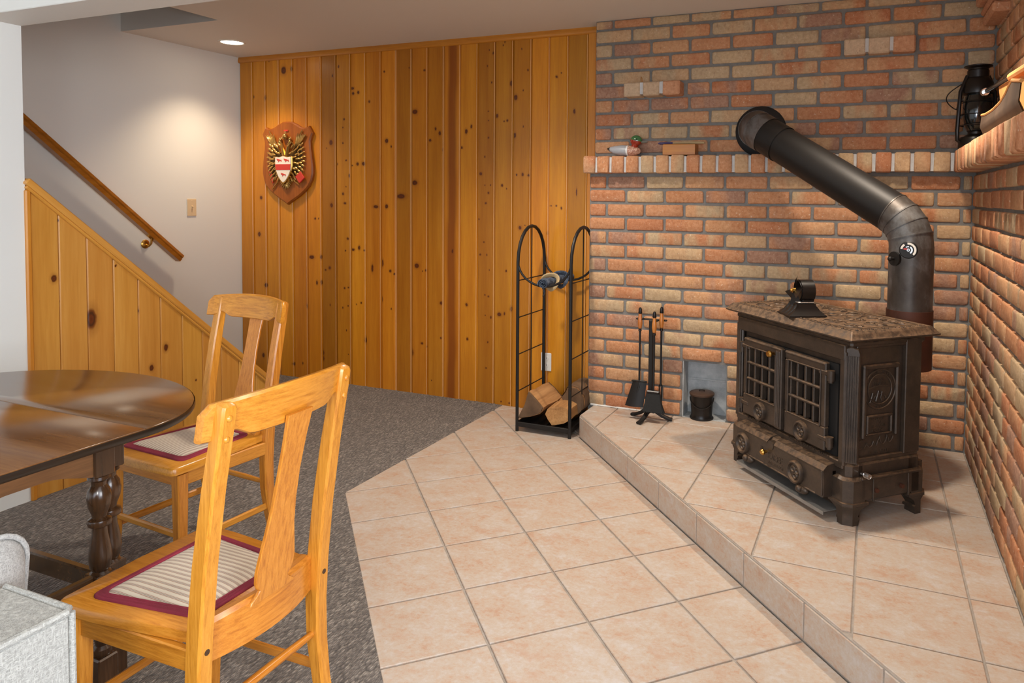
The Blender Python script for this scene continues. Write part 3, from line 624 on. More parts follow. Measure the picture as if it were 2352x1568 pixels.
PK = [(-4.042, 2.275, 0.0239, 0.0284), (-3.965, 2.282, 0.0105, 0.0182), (-4.182, 2.36, 0.0095, 0.0123), (-4.222, 2.083, 0.0096, 0.0186), (-4.339, 2.093, 0.007, 0.0125), (-3.605, 1.737, 0.015, 0.0198), (-3.646, 1.696, 0.005, 0.006), (-3.535, 2.272, 0.0062, 0.0098), (-3.589, 2.211, 0.0062, 0.0098), (-3.413, 2.113, 0.0146, 0.0097), (-3.407, 2.077, 0.0109, 0.0097), (-3.362, 2.082, 0.0096, 0.0116), (-3.267, 2.015, 0.0083, 0.0096), (-3.139, 2.215, 0.007, 0.0076), (-3.487, 1.899, 0.0074, 0.0078), (-3.498, 1.841, 0.0049, 0.0059), (-3.498, 1.731, 0.0062, 0.0069), (-3.555, 1.582, 0.0112, 0.0099), (-3.47, 1.608, 0.0062, 0.0059), (-3.42, 1.571, 0.0098, 0.0059), (-3.37, 1.581, 0.0109, 0.0127), (-3.318, 1.583, 0.0144, 0.0136), (-3.443, 1.499, 0.0074, 0.0138), (-3.499, 1.37, 0.0087, 0.0099), (-3.471, 1.422, 0.0049, 0.0049), (-3.482, 1.303, 0.0124, 0.0079), (-3.603, 1.287, 0.0126, 0.017), (-4.272, 1.335, 0.0125, 0.0147), (-4.294, 1.058, 0.0139, 0.0179), (-3.753, 1.188, 0.0077, 0.0081), (-3.722, 1.189, 0.0038, 0.0061), (-3.458, 1.051, 0.0099, 0.0099), (-3.12, 1.738, 0.014, 0.0153), (-3.082, 1.699, 0.0058, 0.0086), (-2.935, 2.227, 0.0045, 0.0056), (-3.121, 1.286, 0.0129, 0.0145), (-3.212, 1.282, 0.0213, 0.0116), (-3.001, 1.357, 0.0344, 0.0172), (-2.888, 1.45, 0.0225, 0.017), (-2.81, 2.205, 0.0088, 0.0074), (-2.782, 2.047, 0.0055, 0.0074), (-2.888, 1.93, 0.0224, 0.0168), (-2.888, 1.451, 0.0203, 0.0151), (-2.689, 1.78, 0.0098, 0.0148), (-2.722, 1.811, 0.0077, 0.0111), (-2.765, 1.735, 0.011, 0.0093), (-2.663, 1.673, 0.0054, 0.0111), (-2.485, 1.787, 0.0095, 0.0164), (-2.446, 1.819, 0.0073, 0.0127), (-2.517, 1.682, 0.0085, 0.0091), (-2.201, 2.359, 0.005, 0.0176), (-2.213, 2.329, 0.005, 0.0053), (-2.286, 2.284, 0.0051, 0.0089), (-2.314, 2.306, 0.0041, 0.0053), (-2.328, 2.204, 0.0041, 0.0071), (-2.296, 2.097, 0.0051, 0.0071), (-2.154, 2.084, 0.009, 0.0193), (-2.121, 1.993, 0.0139, 0.0176), (-2.068, 2.036, 0.0039, 0.0061), (-2.081, 2.296, 0.0039, 0.007), (-2.036, 2.161, 0.0058, 0.007), (-1.837, 2.109, 0.0085, 0.0086), (-1.806, 2.13, 0.0047, 0.0051), (-1.716, 1.89, 0.0074, 0.0153), (-2.256, 1.881, 0.0091, 0.0125), (-2.204, 1.845, 0.005, 0.0053), (-2.181, 1.849, 0.007, 0.008), (-2.319, 1.914, 0.0051, 0.0036), (-2.318, 1.854, 0.0041, 0.0045), (-2.318, 1.743, 0.0051, 0.0063), (-2.066, 1.808, 0.0039, 0.007), (-2.127, 1.753, 0.0099, 0.0159), (-2.344, 1.62, 0.0052, 0.0063), (-2.374, 1.509, 0.0104, 0.0109), (-2.112, 1.502, 0.006, 0.008), (-2.068, 1.504, 0.0079, 0.0106), (-2.026, 1.498, 0.0088, 0.0079), (-2.216, 1.434, 0.0081, 0.0098), (-2.183, 1.413, 0.004, 0.0062), (-2.316, 1.385, 0.0072, 0.0081), (-2.336, 1.318, 0.0072, 0.0072), (-2.343, 1.435, 0.0031, 0.0045), (-2.301, 1.436, 0.0031, 0.0045), (-2.385, 1.213, 0.0052, 0.0046), (-2.086, 1.166, 0.0079, 0.0107), (-2.05, 1.18, 0.0039, 0.0044), (-1.832, 1.308, 0.0057, 0.0061), (-1.868, 1.307, 0.0048, 0.0044), (-1.797, 1.294, 0.0057, 0.0095), (-1.696, 1.393, 0.0037, 0.0257), (-1.887, 1.136, 0.0086, 0.0122), (-3.788, 0.905, 0.0238, 0.0131), (-3.699, 0.909, 0.0106, 0.0159), (-3.74, 0.72, 0.0083, 0.0169), (-3.697, 0.724, 0.0106, 0.0168), (-3.622, 0.834, 0.0105, 0.0121), (-3.66, 0.817, 0.007, 0.0074), (-3.458, 1.051, 0.0079, 0.0073), (-3.479, 0.964, 0.0057, 0.0055), (-3.411, 0.974, 0.0135, 0.0091), (-3.358, 0.989, 0.0101, 0.0145), (-3.312, 0.972, 0.0089, 0.0072), (-3.244, 0.849, 0.0088, 0.0271), (-3.159, 0.889, 0.0109, 0.0251), (-3.091, 0.837, 0.0097, 0.0098), (-3.056, 0.818, 0.0075, 0.0071), (-2.872, 0.884, 0.0187, 0.0175), (-2.825, 0.849, 0.0041, 0.0052), (-2.797, 0.856, 0.0082, 0.0078), (-3.488, 0.695, 0.0069, 0.0083), (-3.454, 0.701, 0.0068, 0.0055), (-3.506, 0.552, 0.0057, 0.0074), (-3.458, 0.568, 0.0057, 0.0055), (-3.384, 0.584, 0.0045, 0.0055), (-3.341, 0.598, 0.0067, 0.0073), (-4.228, 0.674, 0.0178, 0.0175), (-4.263, 0.136, 0.0116, 0.0167), (-3.959, 0.098, 0.0172, 0.0116), (-3.878, 0.112, 0.0049, 0.0096), (-3.686, 0.209, 0.0106, 0.0189), (-3.687, 0.167, 0.0118, 0.0189), (-3.619, 0.564, 0.0047, 0.0093), (-3.831, 0.542, 0.006, 0.017), (-3.473, 0.391, 0.0046, 0.0074), (-3.456, 0.219, 0.0034, 0.0046), (-3.3, 0.335, 0.0112, 0.0201), (-3.159, 0.636, 0.0054, 0.0198), (-3.083, 0.573, 0.0043, 0.0072), (-2.908, 0.282, 0.0095, 0.0222), (-2.829, 0.353, 0.0104, 0.0079), (-2.789, 0.335, 0.0062, 0.007), (-2.676, 0.64, 0.0101, 0.0121), (-2.478, 0.643, 0.0098, 0.0111), (-2.677, 0.403, 0.0071, 0.0078), (-2.471, 0.414, 0.0078, 0.0103), (-2.349, 1.063, 0.0057, 0.005), (-2.375, 0.981, 0.0058, 0.0067), (-2.326, 0.98, 0.0048, 0.0067), (-2.307, 0.882, 0.0038, 0.005), (-2.183, 0.882, 0.0065, 0.0075), (-2.34, 0.716, 0.0057, 0.0051), (-2.313, 0.708, 0.0057, 0.0067), (-2.232, 0.595, 0.015, 0.0134), (-2.194, 0.603, 0.0056, 0.01), (-2.142, 0.636, 0.0111, 0.0166), (-2.294, 0.571, 0.0057, 0.0093), (-2.335, 0.583, 0.0038, 0.0042), (-2.316, 0.406, 0.0048, 0.0068), (-2.328, 0.234, 0.0058, 0.0051), (-2.752, 0.106, 0.0041, 0.0053), (-2.215, 0.024, 0.0047, 0.0051), (-2.153, 0.021, 0.0084, 0.0059), (-2.085, 1.164, 0.011, 0.0131), (-2.588, 0.994, 0.007, 0.0137)]
HK = [(2.119, 1.237, 0.0088, 0.0079), (2.101, 0.976, 0.0138, 0.0183), (2.115, 0.869, 0.0063, 0.0053), (2.264, 0.767, 0.029, 0.055), (2.36, 1.012, 0.0036, 0.0042), (2.388, 1.009, 0.0058, 0.0057), (2.493, 0.773, 0.0108, 0.0161), (2.651, 0.558, 0.0143, 0.0214), (2.568, 0.468, 0.0129, 0.018), (2.829, 0.344, 0.0055, 0.0064), (2.363, 0.56, 0.0043, 0.0142)]
rk = random.Random(5)
for i, (a, c) in enumerate(zip(edges[:-1], edges[1:])):
    xm = (a+c)/2
    at = [(x-xm, z-H/2, max(ru, .004), max(rz, .004)) for x, z, ru, rz in PK if a <= x < c]
    dk = rk.uniform(.86, 1.10); cc = [tuple(v*dk for v in t_) for t_ in PINE_ARGS[:3]]
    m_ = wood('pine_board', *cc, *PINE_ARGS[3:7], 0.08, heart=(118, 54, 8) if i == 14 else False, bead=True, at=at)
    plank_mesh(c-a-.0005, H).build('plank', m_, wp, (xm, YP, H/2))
B().box(((-1.625-1.545)/2, YP+.002, H/2), (.08, .022, H), .004).build('plank', PINE_TZ, wp)
bt = B()
cp = [(0, 0), (0, .042), (-.008, .042), (-.011, .030), (-.014, .014), (-.010, .004), (-.004, 0)]
rs = [[bt._v((xx, YP+yy, ZC-.042+zz), None) for yy, zz in cp] for xx in (XW, XB)]
bt.rings(rs, smooth=False); struct(bt.build('trim_1', PINE_TX))
struct(B().box((-1.563, YP-.012, ZC/2-.02), (.020, .024, ZC-.045), .006).build('trim_2', PINE_TZ))

# ------------------------------------------------------------------ stair side: white wall, half wall, near wall
ww = B(); slab(ww, XW-.12, XW, -3.6, YP+.1, -.02, 3.5); struct(ww.build('wall_left', WHITE))
nw = B(); slab(nw, XS-.12, XS, -3.6, 1.973, -.02, 2.4); struct(nw.build('wall_near', WHITE))
ws = croot('wall_stair')
ZK, YK, SL = 1.394, 1.973, -.878           # underside of cap at YK, slope
zcap = lambda y: ZK+SL*(y-YK)
YE = YK-(ZK-.03)/SL
hb = B(); Mx = Matrix((Vector((0, 1, 0)), Vector((0, 0, 1)), Vector((1, 0, 0)))).transposed().to_4x4()
hb.prism([(YK+.0, 0), (YE, 0), (YE, .03), (YK+.0, ZK)], XS-.10, XS-.016, Mx); hb.build('backing', WHITE, ws)
hpl = [1.990, 2.109, 2.234, 2.360, 2.486, 2.607, 2.733, 2.857, 2.981, 3.105, 3.229, 3.353, YE-.02]
for a, c in zip(hpl[:-1], hpl[1:]):
    ym = (a+c)/2; za, zc2 = zcap(a), zcap(c)
    P = [(a+.0012-ym, 0), (c-.0012-ym, 0), (c-.0012-ym, max(zc2, .012)), (a+.0012-ym, za)]
    zm = (za)/2
    P = [(p[0], p[1]-zm) for p in P]
    at = [(y_-ym, z_-zm, ru*.9, rz*.9) for y_, z_, ru, rz in HK if a <= y_ < c]
    o = B().prism(P, 0, .016, Matrix(((0, 0, 1, 0), (1, 0, 0, 0), (0, 1, 0, 0), (0, 0, 0, 1))), bev=.004).build('plank', wood('pine_stair_board', (194, 130, 46), (208, 146, 60), (220, 162, 76), 'Z', 0.34, 0.6, 0.15, 0.12, at=at), ws, (XS-.016, ym, zm))
    o.rotation_euler = (0, 0, 0)
cb = B(); L = (YE-YK)/math.cos(math.atan(SL)); ang = math.atan(SL)
cb.box((0, 0, 0), (.135, L, .030), .005)
cb.build('cap_rail', PINE_TY, ws, (XS-.045, (YK+YE)/2, (ZK+.03)/2+.021), (ang, 0, 0))
cb = B(); cb.box((0, 0, 0), (.020, L, .014), .004); cb.build('cap_moulding', PINE_TY, ws, (XS+.006, (YK+YE)/2, (ZK+.03)/2-.006), (ang, 0, 0))
B().box((XS+.002, YK+.006, ZK/2-.01), (.024, .022, ZK-.02), .005).build('corner_post', PINE_TZ, ws)
# carpeted steps behind the half wall, rising toward the near side
st = croot('floor_stairs')
for i in range(8):
    y1 = 3.30-.225*i
    B().box(((XW+XS-.1)/2, y1-.115, .098+.197*i), (XS-.1-XW, .24, .197), .012).build('step', CARPET, st)
# ceiling with stairwell opening, and beam
cl = croot('ceiling'); b = B()
XO, YO = -3.628, 3.187
slab(b, XW-.1, XO, YO, 4.4, ZC, ZC+.25); slab(b, XO, 1.2, -3.6, 4.4, ZC, ZC+.25)
slab(b, XW-.1, XO+.12, YO, YO+.12, ZC+.25, 3.5); slab(b, XO, XO+.12, -3.6, YO, ZC+.25, 3.5); slab(b, XW-.1, XO+.12, -3.7, -3.6, ZC-.1, 3.5); slab(b, XW-.1, XO+.2, -3.6, YO+.2, 3.45, 3.55)
b.build('ceiling_board', CEIL, cl)
bb = B(); bb.box(((XS-.12+2.2)/2, 1.885, (2.076+ZC)/2), (2.2-XS+.12, .182, ZC-2.076), .003); struct(bb.build('ceiling_beam', CEIL))
slab_r = B(); slab(slab_r, XW-.1, 3.0, -3.7, -3.6, -.02, .4); slab(slab_r, XW-.1, 3.0, -3.7, -3.6, 2.2, 2.5); slab(slab_r, XW-.1, -2.6, -3.7, -3.6, .4, 2.2)
struct(slab_r.build('wall_camera_side', WHITE))
# ------------------------------------------------------------------ wood stove
sy_ = R(-46); SXL = Vector((math.cos(sy_), math.sin(sy_), 0)); SO = Vector((-0.189, 3.272, HZ))
stove = thing('wood_stove', 'dark cast iron wood stove with two grilled doors on tiled hearth', 'stove', SO, sy_)
# local frame: x along the front (left to right), -y toward the room, z up from the hearth
HW, HD = .39, .20
def chamfered(hw, hd, c): return [(-hw+c, -hd), (hw-c, -hd), (hw, -hd+c), (hw, hd-c), (hw-c, hd), (-hw+c, hd), (-hw, hd-c), (-hw, -hd+c)]
b = B()
base = lambda hw, hd, z0, z1, c=.03: b.prism(chamfered(hw, hd, c), z0, z1, bev=.006)
# four corner blocks of the plinth, side and back plinth walls
for sx in (-1, 1):
    b.box((sx*(HW-.012), 0.01, .135), (.024, .30, .094), .008)
    b.box((sx*(HW-.030), 0.01, .199), (.026, .31, .074), .012)
    for sy in (-1, 1):
        pl = [(sx*(HW-.085), sy*(HD-.085)), (sx*HW, sy*(HD-.085)), (sx*HW, sy*(HD-.028)), (sx*(HW-.028), sy*HD), (sx*(HW-.085), sy*HD)]
        b.prism(pl, .088, .182, bev=.011)
        k = .017; pl2 = [(sx*(HW-.085), sy*(HD-.085)), (sx*(HW-k), sy*(HD-.085)), (sx*(HW-k), sy*(HD-.036)), (sx*(HW-.036), sy*(HD-k)), (sx*(HW-.085), sy*(HD-k))]
        b.prism(pl2, .178, .236, bev=.014)
    for q in (-.075, .10): b.box((sx*HW, q, .131), (.008, .010, .092), .002)
    b.box((sx*(HW+.001), .012, .178), (.012, .30, .012), .004)
b.box((0, .19, .14), (.72, .02, .12))
b.box((0, 0, .09), (.70, .36, .012))
b.build('plinth', IRON, stove)
b = B()
b.prism(chamfered(HW-.034, HD-.034, .036), .226, .70)
b.box((0, .0, .69), (.75, .37, .025), .008)
b.box((0, -HD+.020, .655), (.70, .03, .06), .004)       # header above the doors
b.box((-.345, -HD+.022, .44), (.03, .03, .44), .004); b.box((.338, -HD+.022, .44), (.03, .03, .44), .004)
b.box((0, -HD+.022, .222), (.70, .03, .03), .004)
b.build('firebox', IRON, stove)
B().box((0.0, -HD+.030, .42), (.60, .012, .36)).build('door_recess', DARK, stove)
# feet
for sx in (-1, 1):
    for sy in (-1, 1):
        b = B(); rs = []
        for z, s0 in ((0, .058), (.018, .057), (.020, .064), (.030, .062), (.034, .056), (.055, .066), (.070, .086), (.073, .094), (.076, .099), (.086, .099), (.089, .094)):
            ov = .005 if s0 > .095 else (-.004 if s0 < .07 else .001); x0, x1 = HW-s0, HW+ov; y0, y1 = HD-s0, HD+ov; c = .026
            ring = [(x0, y0), (x1, y0), (x1, y1-c), (x1-c, y1), (x0, y1)]
            rs.append([b._v((sx*x, sy*y, z), None) for x, y in ring])
        b.rings(rs, smooth=False); b.build('leg', IRON, stove)
# fluted corner pilasters
for sx in (-1, 1):
    for sy in (-1,):
        d = Vector((sx, sy, 0)).normalized(); t = Vector((-d.y, d.x, 0))
        cpt = Vector((sx*(HW-.036), sy*(HD-.036), 0))
        M = Matrix((t, Vector((0, 0, 1)), d)).transposed().to_4x4(); M.translation = cpt
        b = B(); wd = .062
        b.prism([(-wd/2, .232), (wd/2, .232), (wd/2, .655), (wd/2-.006, .672), (0, .679), (-wd/2+.006, .672), (-wd/2, .655)], -.01, .012, M, bev=.003)
        for i in range(7):
            x = (i-3)*.0082; b.tube([M @ Vector((x, .238, .0135)), M @ Vector((x, .645, .0135))], .0030, 6)
        b.build('pilaster', IRON, stove)
# top plate with moulded edge
b = B(); rs = []
for z, o, c in ((.700, -.012, .03), (.706, .012, .03), (.711, .022, .03), (.716, .023, .03), (.722, .016, .028), (.732, .010, .026), (.738, .004, .024), (.744, -.002, .022)):
    rs.append([b._v((x, y, z), None) for x, y in chamfered(HW+o, HD+o, .003)])
b.rings(rs, smooth=False); tp = b.build('top_plate', IRON, stove, ang=25)
b = B()
for (x0, y0, x1, y1, n) in ((-.37, -.184, .37, -.184, 40), (.374, -.17, .374, .18, 19), (-.374, -.17, -.374, .18, 19)):
    for i in range(n):
        t = (i+.5)/n; b.box((x0+(x1-x0)*t, y0+(y1-y0)*t, .7445), (.0095, .010, .007), .002)
for dx in (-.35, .35): b.box((dx, 0, .7442), (.004, .33, .003))
for dy in (-.165, .165): b.box((0, dy, .7442), (.70, .004, .003))
b.build('dentil_border', IRON, tp)
b = B(); rg = random.Random(3)
def scroll(cx, cy, r, turns, s, rot):
    pts = []
    for i in range(20):
        t = i/19; a = rot+s*turns*2*PI*t; rr = r*(1-.82*t); pts.append((cx+rr*math.cos(a), cy+rr*math.sin(a), .7445))
    b.tube(pts, .0038, 6)
for i in range(6):
    for j in range(3):
        cx = -.28+.112*i; cy = -.105+.105*j; s = 1 if (i+j) % 2 else -1
        scroll(cx, cy, .048, 1.3, s, rg.uniform(0, 6.28)); scroll(cx+.028, cy+.02, .026, 1.1, -s, rg.uniform(0, 6.28))
        b.sphere((cx, cy, .7440), .010, (1, 1, .4), 8, 5)
b.build('scroll_relief', IRON, tp)
# doors
def medallion(parent, x, y, z, r, name='medallion'):
    M = Matrix(((1, 0, 0, x), (0, 0, -1, y), (0, 1, 0, z), (0, 0, 0, 1)))
    b = B(); b.lathe([(0, .004), (r*.7, .006), (r*.8, .016), (r*.92, .018), (r, .012), (r*1.02, 0)], 28, M)
    for i in range(3):
        a = i*2*PI/3+.5; b.lathe([(r*.12, .005), (r*.2, .010), (r*.28, .010), (r*.34, .005)], 12, M @ Matrix.Translation((r*.34*math.cos(a), r*.34*math.sin(a), 0)))
    for i in range(13): a = i*2*PI/13; b.box((r*.58*math.cos(a), r*.58*math.sin(a), .006), (.003, .003, .004), .001, M)
    return b.build(name, IRON, parent)
def door(x0, x1, side):
    z0, z1 = .252, .600; gx0, gx1 = x0+.026, x1-.026; gz0, gz1 = .345, .565; y = -HD+.006; T = .024
    b = B(); mb = lambda a0, a1, c0, c1, t=T, bv=.004: b.box(((a0+a1)/2, y-t/2+.012, (c0+c1)/2), (a1-a0, t, c1-c0), bv)
    mb(x0, x1, z0, gz0); mb(x0, x1, gz1, z1); mb(x0, gx0, gz0, gz1); mb(gx1, x1, gz0, gz1)
    b.box(((x0+x1)/2, y-.008, z1-.008), (x1-x0-.004, .012, .010), .003)
    for e in (gx0, gx1): b.box((e, y-.013, (gz0+gz1)/2), (.006, .008, gz1-gz0+.006), .002)
    for e in (gz0, gz1): b.box(((gx0+gx1)/2, y-.013, e), (gx1-gx0+.006, .008, .006), .002)
    d = b.build('door', IRON, stove)
    for i in range(5):
        if i in (0, 4): continue
        xx = gx0+(gx1-gx0)*i/4; B().box((xx, y+.006, (gz0+gz1)/2), (.013, .028, gz1-gz0), .003).build('grille_bar', IRON, d)
    for i in (1, 2):
        zz = gz0+(gz1-gz0)*i/3; B().box(((gx0+gx1)/2, y-.006, zz), (gx1-gx0, .016, .012), .004).build('grille_bar', IRON, d)
    for i in (0, 4):
        xx = gx0+(gx1-gx0)*(.04 if i == 0 else .96); B().box((xx, y+.006, (gz0+gz1)/2), (.010, .028, gz1-gz0), .003).build('grille_bar', IRON, d)
    medallion(d, (x0+x1)/2-side*.006, y-.012, .293, .040)
    B().box(((gx0+gx1)/2, y+.018, (gz0+gz1)/2), (gx1-gx0+.01, .003, gz1-gz0+.01)).build('window_pane', plain('sooty_glass', (22, 18, 16), 0.15), d)
    xh = x0 if side < 0 else x1
    for zz in (.30, .56):
        b = B(); b.box((xh-side*.012, y-.004, zz), (.060, .020, .022), .005); b.cyl((xh+side*.022, y-.004, zz-.026), (xh+side*.022, y-.004, zz+.014), .015, n=12)
        b.cyl((xh+side*.022, y-.004, zz-.034), (xh+side*.022, y-.004, zz-.026), .010, n=12); b.build('hinge', IRON, d)
    return d
d1 = door(-.282, -.022, -1); d2 = door(.012, .262, 1)
b = B(); b.box((-.012, -HD-.010, .43), (.044, .022, .345), .004)
for xx in (-.022, -.012, -.002): b.tube([(xx, -HD-.022, .27), (xx, -HD-.022, .59)], .004, 6)
b.build('door_astragal', IRON, stove)
b = B(); b.lathe([(0, 0), (.006, .0), (.007, .012), (.013, .018), (.015, .026), (.011, .034), (0, .036)], 16, Matrix(((1, 0, 0, -.052), (0, 0, -1, -HD-.012), (0, 1, 0, .572), (0, 0, 0, 1))))
o = b.build('door_knob', BRASS, d1); o['label'] = 'polished brass knob'
# ash drawer between the plinth blocks
b = B(); x0, x1 = -.270, .306; zt = .205
b.box(((x0+x1)/2, -HD-.020, .140), (x1-x0, .050, .105), .004)
Mz = Matrix(((0, 0, 1, 0), (1, 0, 0, 0), (0, 1, 0, 0), (0, 0, 0, 1)))
prof = [(-HD+.02, .190), (-HD-.046, .190), (-HD-.048, .196), (-HD-.030, .214), (-HD+.02, .222)]
b.prism(prof, x0-.004, -.040, Mz); b.prism(prof, .005, x1+.004, Mz)
prof2 = [(p[0]+.014, p[1]) for p in prof]; b.prism(prof2, -.040, .005, Mz)
b.box(((x0+x1)/2, -HD-.044, .092), (x1-x0-.08, .008, .008), .003)
b.box((x1-.006, -HD-.044, .145), (.010, .010, .10), .003)
dr = b.build('ash_drawer', IRON, stove)
M = Matrix(((1, 0, 0, -.0175), (0, 0, -1, -HD-.036), (0, 1, 0, .188), (0, 0, 0, 1)))
b = B(); b.cyl((0, 0, -.01), (0, 0, .012), .020, n=20, M=M); b.build('latch_tab', IRON, dr)
for xx in (-.215, .150): medallion(dr, xx, -HD-.044, .134, .046)
b = B(); b.lathe([(0, 0), (.006, 0), (.006, .010), (.012, .016), (.013, .024), (.008, .030), (0, .031)], 16, Matrix(((1, 0, 0, -.046), (0, 0, -1, -HD-.044), (0, 1, 0, .152), (0, 0, 0, 1))))
o = b.build('drawer_knob', BRASS, dr); o['label'] = 'small brass drawer knob'
for xx in (-.185, .178):
    b = B(); b.sphere((xx, -HD-.036, .074), .024, (1.5, .8, .8), 14, 8); b.sphere((xx, -HD-.052, .078), .015, (1, 1, 1), 12, 8); b.build('draft_slide', IRON, dr)
# worn raised lettering: short cast strokes, too worn in the photograph to read
def strokes(parent, M, x0, x1, z0, h, pitch, seed, gaps=0.2, r=.0016):
    rg = random.Random(seed); b = B(); x = x0
    while x < x1-pitch*.8:
        if rg.random() > gaps:
            wv = pitch*.68; kk = rg.randrange(6)
            segs = [((0, 0), (0, h))] if kk in (0, 1, 2, 4) else [((0, 0), (wv/2, h)), ((wv/2, h), (wv, 0))]
            if kk in (0, 4): segs += [((0, h), (wv, h)), ((0, h/2), (wv*.8, h/2))]
            if kk in (1, 4): segs += [((0, 0), (wv, 0))]
            if kk == 2: segs += [((wv, 0), (wv, h)), ((0, h), (wv, 0))]
            for (a, c), (d_, e) in segs: b.tube([M @ Vector((x+a, z0+c, 0)), M @ Vector((x+d_, z0+e, 0))], r, 4)
        x += pitch
    o = b.build('cast_lettering', IRON, parent); o['kind'] = 'stuff'; return o
Mf = lambda y: Matrix(((1, 0, 0, 0), (0, 0, -1, y), (0, 1, 0, 0), (0, 0, 0, 1)))
strokes(stove, Mf(-HD+.006), -.255, -.045, .230, .010, .011, 2, .15); strokes(stove, Mf(-HD+.006), .03, .29, .230, .010, .011, 5, .15)
strokes(dr, Mf(-HD-.0455), -.086, -.050, .150, .014, .013, 9, 0); strokes(dr, Mf(-HD-.0455), -.030, .075, .130, .026, .020, 11, 0, .0018); strokes(dr, Mf(-HD-.0455), -.03, .07, .108, .010, .011, 14, .1)
# side panels (right one shows its relief)
for sx in (-1, 1):
    Ms = Matrix(((0, 0, sx, sx*(HW-.034)), (sx, 0, 0, 0), (0, 1, 0, 0), (0, 0, 0, 1)))      # x: toward the back, y: up, z: outward
    b = B(); fr = lambda a0, a1, c0, c1, t, bv=.003: b.box(((a0+a1)/2, (c0+c1)/2, t/2), (a1-a0, c1-c0, t), bv, Ms)
    fr(-.155, -.130, .245, .695, .014); fr(.085, .165, .245, .695, .020); fr(-.155, .165, .672, .700, .016); fr(-.155, .165, .232, .250, .014)
    fr(-.117, -.098, .320, .600, .015, .005); fr(.048, .062, .320, .600, .013, .005); fr(-.117, .062, .586, .606, .015, .005)
    fr(-.092, -.080, .335, .405, .011, .004); fr(.026, .036, .335, .405, .011, .004); fr(-.092, .036, .397, .409, .011, .004); fr(-.092, .036, .328, .336, .008)
    sp = b.build('side_panel', IRON, stove)
    if sx < 0: continue
    Mc = Ms @ Matrix.Translation((-.026, .506, 0))
    b = B(); ring = lambda r, t, y0=.0: b.tube([Mc @ Vector((r*math.cos(i*PI/18), r*math.sin(i*PI/18), .003)) for i in range(36)], t, 6, closed=True)
    ring(.077, .0036); ring(.058, .0030); b.tube([Mc @ Vector((-.056+.112*i/10, .004+.010*math.sin(i/10*PI), .003)) for i in range(11)], .0022, 6)
    b.tube([Mc @ Vector(p) for p in ((-.036, -.012, .003), (-.044, -.040, .003), (-.05, -.05, .003))], .0024, 6)
    b.tube([Mc @ Vector(p) for p in ((-.008, -.006, .003), (-.013, -.024, .003), (-.020, -.046, .003))], .0032, 6)
    b.tube([Mc @ Vector(p) for p in ((.010, -.010, .003), (.004, -.034, .003), (.010, -.046, .003))], .0026, 6)
    b.tube([Mc @ Vector((.030*math.cos(a), -.038+.020*math.sin(a), .003)) for a in [i*PI/9 for i in range(10)]], .0018, 6)
    b.build('round_relief', IRON, sp)
    for i in range(26):
        pass
    b = B(); rg = random.Random(8)
    for i in range(30):
        a = R(170)-i*R(5.5)
        if 13 <= i <= 16: continue
        for q in (-1, 1):
            if rg.random() < .8: b.tube([Mc @ Vector((.062*math.cos(a)+q*.0014*math.sin(a), .062*math.sin(a)-q*.0014*math.cos(a), .002)), Mc @ Vector((.072*math.cos(a)+q*.0014*math.sin(a), .072*math.sin(a)-q*.0014*math.cos(a), .002))], .0010, 4)
    o = b.build('cast_lettering', IRON, sp); o['kind'] = 'stuff'
    strokes(sp, Mc @ Matrix.Translation((0, 0, .002)), -.030, .030, .032, .010, .009, 21, 0, .0012); strokes(sp, Mc @ Matrix.Translation((0, 0, .002)), -.034, .036, .014, .013, .010, 22, 0, .0014)
    strokes(sp, Mc @ Matrix.Translation((0, 0, .002)), -.012, .014, -.074, .010, .008, 23, 0)
    for i, (a0, a1) in enumerate(((-.06, .0), (-.045, -.01), (-.066, .012), (-.06, .006))): strokes(sp, Ms @ Matrix.Translation((0, 0, .002)), a0, a1, .388-.0155*i, .009, .0088, 30+i, .1)
    pts = []
    for i in range(70):
        t = i/69; x = -.125+.175*t
        z = .288+.018*t+.010*math.sin(t*34)+(.016 if .52 < t < .58 or .80 < t < .86 else 0)
        pts.append(Ms @ Vector((x+.004*math.cos(t*34), z, .003)))
    b = B(); b.tube([Ms @ Vector((-.112+.020*math.cos(a), .297+.016*math.sin(a), .003)) for a in [R(60+i*18) for i in range(13)]], .0022, 6); b.tube(pts[8:], .0018, 5); b.build('script_relief', IRON, sp)
    strokes(sp, Ms @ Matrix.Translation((0, 0, .002)), -.07, .035, .258, .010, .011, 40, .3)
# bolts, spring handle on the right plinth
for yy in (-.066, .061): B().cyl((HW-.002, yy, .128), (HW+.012, yy, .128), .009, n=6).build('bolt', RUST, stove)
b = B(); b.cyl((HW-.01, -.128, .196), (HW+.034, -.128, .200), .005, n=8)
b.tube([(HW+.008+.0006*i, -.128+.009*math.cos(i*.8), .198+.009*math.sin(i*.8)) for i in range(44)], .0018, 5); b.build('spring_handle', STEEL, stove)
# ash tray plate under the door side
b = B(); b.box((.022, -HD-.000, .036), (.575, .085, .004), .001); b.box((.022, -HD-.043, .031), (.575, .003, .014)); b.build('ash_lip', TRAY, stove)

